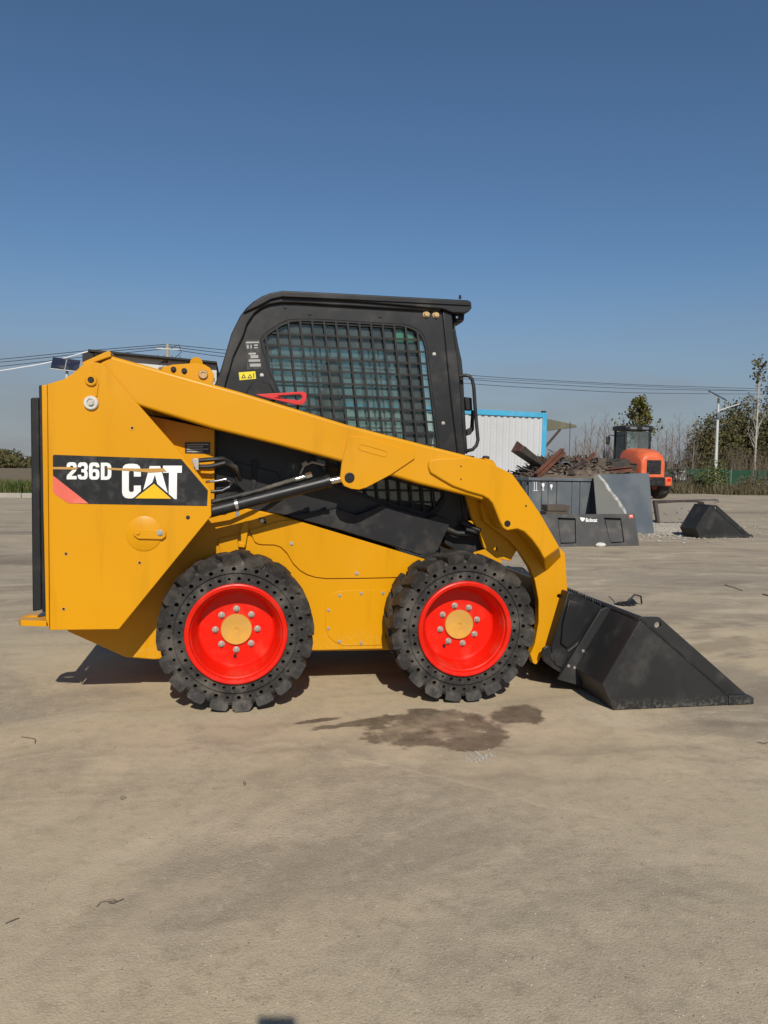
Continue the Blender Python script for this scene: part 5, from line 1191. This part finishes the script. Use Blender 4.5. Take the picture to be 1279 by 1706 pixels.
def blades(name, label, spots, hmin, hmax, mat_, seed, w=.012):
    rnd = random.Random(seed); m = MB()
    for x, y, z in spots:
        hh = rnd.uniform(hmin, hmax); a = rnd.uniform(0, 6.28); l = rnd.uniform(.1, .6)*hh; c_, s_ = math.cos(a), math.sin(a)
        m.add([(x-s_*w, y+c_*w, z), (x+s_*w, y-c_*w, z), (x+c_*l*.4+s_*w*.7, y+s_*l*.4-c_*w*.7, z+hh*.6), (x+c_*l*.4-s_*w*.7, y+s_*l*.4+c_*w*.7, z+hh*.6), (x+c_*l, y+s_*l, z+hh)], [(0, 1, 2, 3), (3, 2, 4)])
    return tag(obj(name, m, mat_, smooth=False, recalc=False), label, 'grass', kind='stuff')
rnd = random.Random(77)
def strip(pxa, pxb, Ya, Yb, n):
    out = []
    for k in range(n):
        Y = rnd.uniform(Ya, Yb); p = gp(rnd.uniform(pxa, pxb), Y)
        if mnoise.noise(Vector((p.x*.5, p.y*.5, 0))) > -.12: out.append((p.x, p.y, 0))
    return out
blades('dry_weeds', 'dry brown weeds along the foot of the green fence', strip(1095, 1310, 31, 42, 9000), .12, .55, LEAFB, 5, .02)
blades('dry_weeds', 'dry weeds below the leafless trees', strip(940, 1110, 33, 44, 5000), .15, .7, LEAFB, 6, .02)

def brush(name, label, pxa, pxb, Ya, Yb, n, hmin, hmax, mat_, seed):
    rnd = random.Random(seed); m = MB()
    for k in range(n):
        Y = rnd.uniform(Ya, Yb); p = gp(rnd.uniform(pxa, pxb), Y); h_ = rnd.uniform(hmin, hmax)*(.75+.5*mnoise.noise(Vector((p.x*.25, 0, seed)))); d = Vector((rnd.gauss(0, .14), rnd.gauss(0, .14), 1)).normalized(); e = p+d*h_; r = rnd.uniform(.008, .02)
        m.tube([p, p.lerp(e, .55)+Vector((rnd.gauss(0, .05), 0, 0)), e], [r, r*.7, r*.25], 3)
        for j in range(3):
            q = p.lerp(e, rnd.uniform(.4, .95)); f = q+Vector((rnd.gauss(0, .3), rnd.gauss(0, .3), rnd.uniform(.2, .7)))*h_*.22; m.tube([q, f], [r*.5, r*.15], 3)
    return tag(obj(name, m, mat_, smooth=False, recalc=False), label, 'brushwood', kind='stuff')
brush('brushwood', 'brown mass of thin upright stems in the wood behind the green fence', 1142, 1320, 44.5, 58, 2600, 1.6, 4.2, paint('brown_stems', (0.155, 0.120, 0.085), .9, dust=(.09, .08, .05), amt=.6, scale=.6), 3)
brush('brushwood', 'grey mass of leafless stems behind the scrap bin and roller', 940, 1145, 42, 56, 1500, 1.2, 3.4, TWIG, 4)

# ------------------------------------------------------------------ left side: kerb, verge, field
KY = at(25, 829, Z=0).y
m = MB()
for k in range(24): 
    m2 = MB(); m2.box((-24+k*1.0, KY+.09, .06), (.985, .18, .15)); 
    if k == 0: ks = obj('kerb', m2, CONC, bevel=.012); ks['kind'] = 'structure'; 
    else:
        o = obj('kerb_stone', m2, CONC, ks, bevel=.012)
def patch(name, xa, xb, ya, yb, z, mat_):
    m = MB(); m.add([(xa, ya, z), (xb, ya, z), (xb, yb, z), (xa, yb, z)], [(0, 1, 2, 3)]); o = obj(name, m, mat_, smooth=False, recalc=False); o['kind'] = 'structure'; return o
patch('verge', -120, 0.4, KY+.17, KY+5, .10, FIELD); patch('field', -300, 0.4, KY+5, 400, .104, FIELD)
patch('wood_floor', 6, 160, 39.5, 160, .006, FIELD)
sp = [];
for k in range(15000):
    p = (rnd.uniform(-13, -2), KY+.25+abs(rnd.gauss(0, 1.1)), .1)
    if mnoise.noise(Vector((p[0]*.9, p[1]*.9, 3))) > -.25: sp.append(p)
blades('verge_weeds', 'green weeds growing thickly behind the kerb at the left', sp, .15, .5, LEAFW, 9, .012)
for i, (px, Y, py, w) in enumerate(((-20, 95, 757, 5), (6, 120, 746, 4.5), (30, 100, 764, 5.5), (58, 110, 760, 6), (-45, 110, 752, 6))):
    bush('far_shrub', 'far hedge shrub across the field, %s in order of distance' % ('nearest', 'farthest', 'second', 'third', 'fourth')[i], gp(px, Y), w, 2.5, hgt(px, py, Y), 140+i, 1800, .22, LEAFD, 'far hedge across the field', stems=6)

# ------------------------------------------------------------------ gravel, pebbles and litter on the ground
def pebbles(name, label, pts, smin, smax, mat_, seed):
    rnd = random.Random(seed); m = MB()
    for x, y in pts:
        s_ = rnd.uniform(smin, smax)*rnd.uniform(.6, 1.3); a = rnd.uniform(0, 6.28); vs = []
        for dx, dy, dz_ in ((1, 0, .2), (0, .8, .25), (-.9, 0, .2), (0, -.8, .2), (.1, .05, .75), (0, 0, -.2)):
            k = rnd.uniform(.75, 1.2); vs.append((x+s_*k*(dx*math.cos(a)-dy*math.sin(a)), y+s_*k*(dx*math.sin(a)+dy*math.cos(a)), s_*dz_*k))
        m.add(vs, [(0, 1, 4), (1, 2, 4), (2, 3, 4), (3, 0, 4), (1, 0, 5), (2, 1, 5), (3, 2, 5), (0, 3, 5)])
    return tag(obj(name, m, mat_, smooth=False, recalc=False), label, 'gravel', kind='stuff')
rnd = random.Random(12)
pts = []
for k in range(5200):
    p = at(rnd.gauss(1130, 45), rnd.gauss(879, 8), Z=0)
    if p.y > 6 and p.y < 14: pts.append((p.x, p.y))
pebbles('gravel', 'grey gravel spread round the spare bucket and steel plate', pts, .012, .04, CONC, 1)
pts = []
for k in range(1500):
    px, py = rnd.uniform(-40, 1320), rnd.uniform(1190, 1740); p = at(px, py, Z=0)
    if mnoise.noise(Vector((p.x*1.3, p.y*1.3, 9))) > rnd.uniform(-.5, .6): pts.append((p.x, p.y))
pebbles('grit', 'fine pale grit scattered over the concrete in the foreground', pts, .001, .0030, paint('pale_grit', (0.50, 0.44, 0.35), .9), 2)
pebbles('grit', 'fine dark grit scattered over the concrete in the foreground', [(x+.01*rnd.gauss(0, 3), y+.01*rnd.gauss(0, 3)) for x, y in pts[:700]], .001, .0032, paint('brown_grit', (0.16, 0.125, 0.09), .9), 3)
pts = [(lambda p: (p.x, p.y))(at(rnd.gauss(802, 13), rnd.gauss(1263, 6), Z=0)) for k in range(120)]
pebbles('wood_chips', 'small pale chips beside the wet stain', pts, .003, .009, CONC, 4)
DRYST = paint('dry_stalk', (0.15, 0.115, 0.075), .9)
def twig(label, pts, r, mat_=DRYST):
    P3 = [at(x, y, Z=.004+h_) for x, y, h_ in pts]; out = []
    for i in range(len(P3)-1):
        for k in range(5): out.append(P3[i].lerp(P3[i+1], k/5))
    out.append(P3[-1])
    for _ in range(2): out = [out[0]]+[(out[i-1]+out[i]*2+out[i+1])/4 for i in range(1, len(out)-1)]+[out[-1]]
    m = MB(); m.tube(out, r*.62, 5); tag(obj('twig', m, mat_), label, 'twig')
twig('curled dry stem lying on the concrete in the lower left', [(161, 1510, .0), (167, 1502, .004), (180, 1499, .012), (190, 1497, .016), (194, 1501, .008), (184, 1505, .004), (178, 1502, .002), (190, 1503, .006), (206, 1497, .0)], .0017)
twig('short dark stick near the lower left edge', [(9, 1538, 0), (20, 1533, .002), (31, 1529, 0)], .0022)
twig('bent wire end beside the left edge, level with the wheel', [(35, 1227, .002), (52, 1229, .002), (59, 1231, .004), (58, 1238, .0)], .0022)
twig('small curled leaf stalk left of centre', [(201, 1328, 0), (205, 1325, .01), (210, 1327, .006), (205, 1331, .002), (200, 1330, .008)], .0020)
twig('tiny curled stalk below the rear wheel', [(405, 1305, 0), (407, 1301, .01), (410, 1304, .004), (406, 1308, 0)], .0022)
twig('dark stick on the ground beyond the bucket', [(1207, 974, 0), (1220, 978, .01), (1237, 984, 0)], .007)
twig('dark stick at the right edge beyond the bucket', [(1270, 990, 0), (1290, 994, .01), (1310, 996, 0)], .010)
twig('short twig in front of the bucket tip', [(1262, 1236, 0), (1272, 1238, .004), (1280, 1236, 0)], .003)
# dark rag beyond the bucket
m = MB(); rnd = random.Random(6); c = at(1042, 1008, Z=0); nn = 16
for j in range(nn+1):
    for i in range(nn+1):
        u, v = i/nn-.5, j/nn-.5; x, y = u*.20, v*.16; hump = .055*math.exp(-((u-.28)**2+(v)**2)*14)+.03*mnoise.noise(Vector((u*5, v*5, 2)))
        r = math.hypot(u, v); m.v.append(c+Vector((x*(1-.25*mnoise.noise(Vector((v*4, 1, 1)))), y, max(.004, .012+hump*(1-r)))))
m.f = [(j*(nn+1)+i, j*(nn+1)+i+1, (j+1)*(nn+1)+i+1, (j+1)*(nn+1)+i) for j in range(nn) for i in range(nn) if math.hypot(i/nn-.5, j/nn-.5) < .47+.05*math.sin(i*1.7+j)]
RAG = tag(thing('rag', 'dark crumpled rag on the ground just beyond the bucket', 'rag', tuple(c)), None, None)
ro = obj('cloth', m, BLKD, RAG, recalc=False); sm_ = ro.modifiers.new('thick', 'SOLIDIFY'); sm_.thickness = .006
m = MB(); m.tube([c+Vector((-.10, 0, .02)), c+Vector((-.13, .02, .06)), c+Vector((-.15, .02, .075))], .004, 5); m.tube([c+Vector((.02, .0, .03)), c+Vector((.08, 0, .09)), c+Vector((.14, 0, .075)), c+Vector((.15, 0, .01))], .008, 6); obj('loop', m, BLKD, RAG)

# ------------------------------------------------------------------ the telephone that takes the picture, on its stand; only its shadow is in view
PHN = thing('smartphone', 'smartphone on a thin stand whose small shadow falls at the bottom edge', 'phone', (CAM.x, CAM.y-.02, 0))
back = Vector((FWD.x, FWD.y, 0)).normalized(); rt = Vector((back.y, -back.x, 0))
m = MB(); rot = Matrix((rt, back, Vector((0, 0, 1)))).transposed(); m.box(CAM-back*.016+Vector((0, 0, -.057)), (.080, .009, .162), rot); obj('phone_body', m, BLK, PHN, bevel=.004, seg=3)
m = MB(); c = CAM-back*.016; m.cyl((c.x, c.y, .02), (c.x, c.y, c.z-.139), .008, .008, 10); m.cyl((c.x, c.y, 0), (c.x, c.y, .02), .10, .09, 24); obj('stand', m, BLK, PHN)
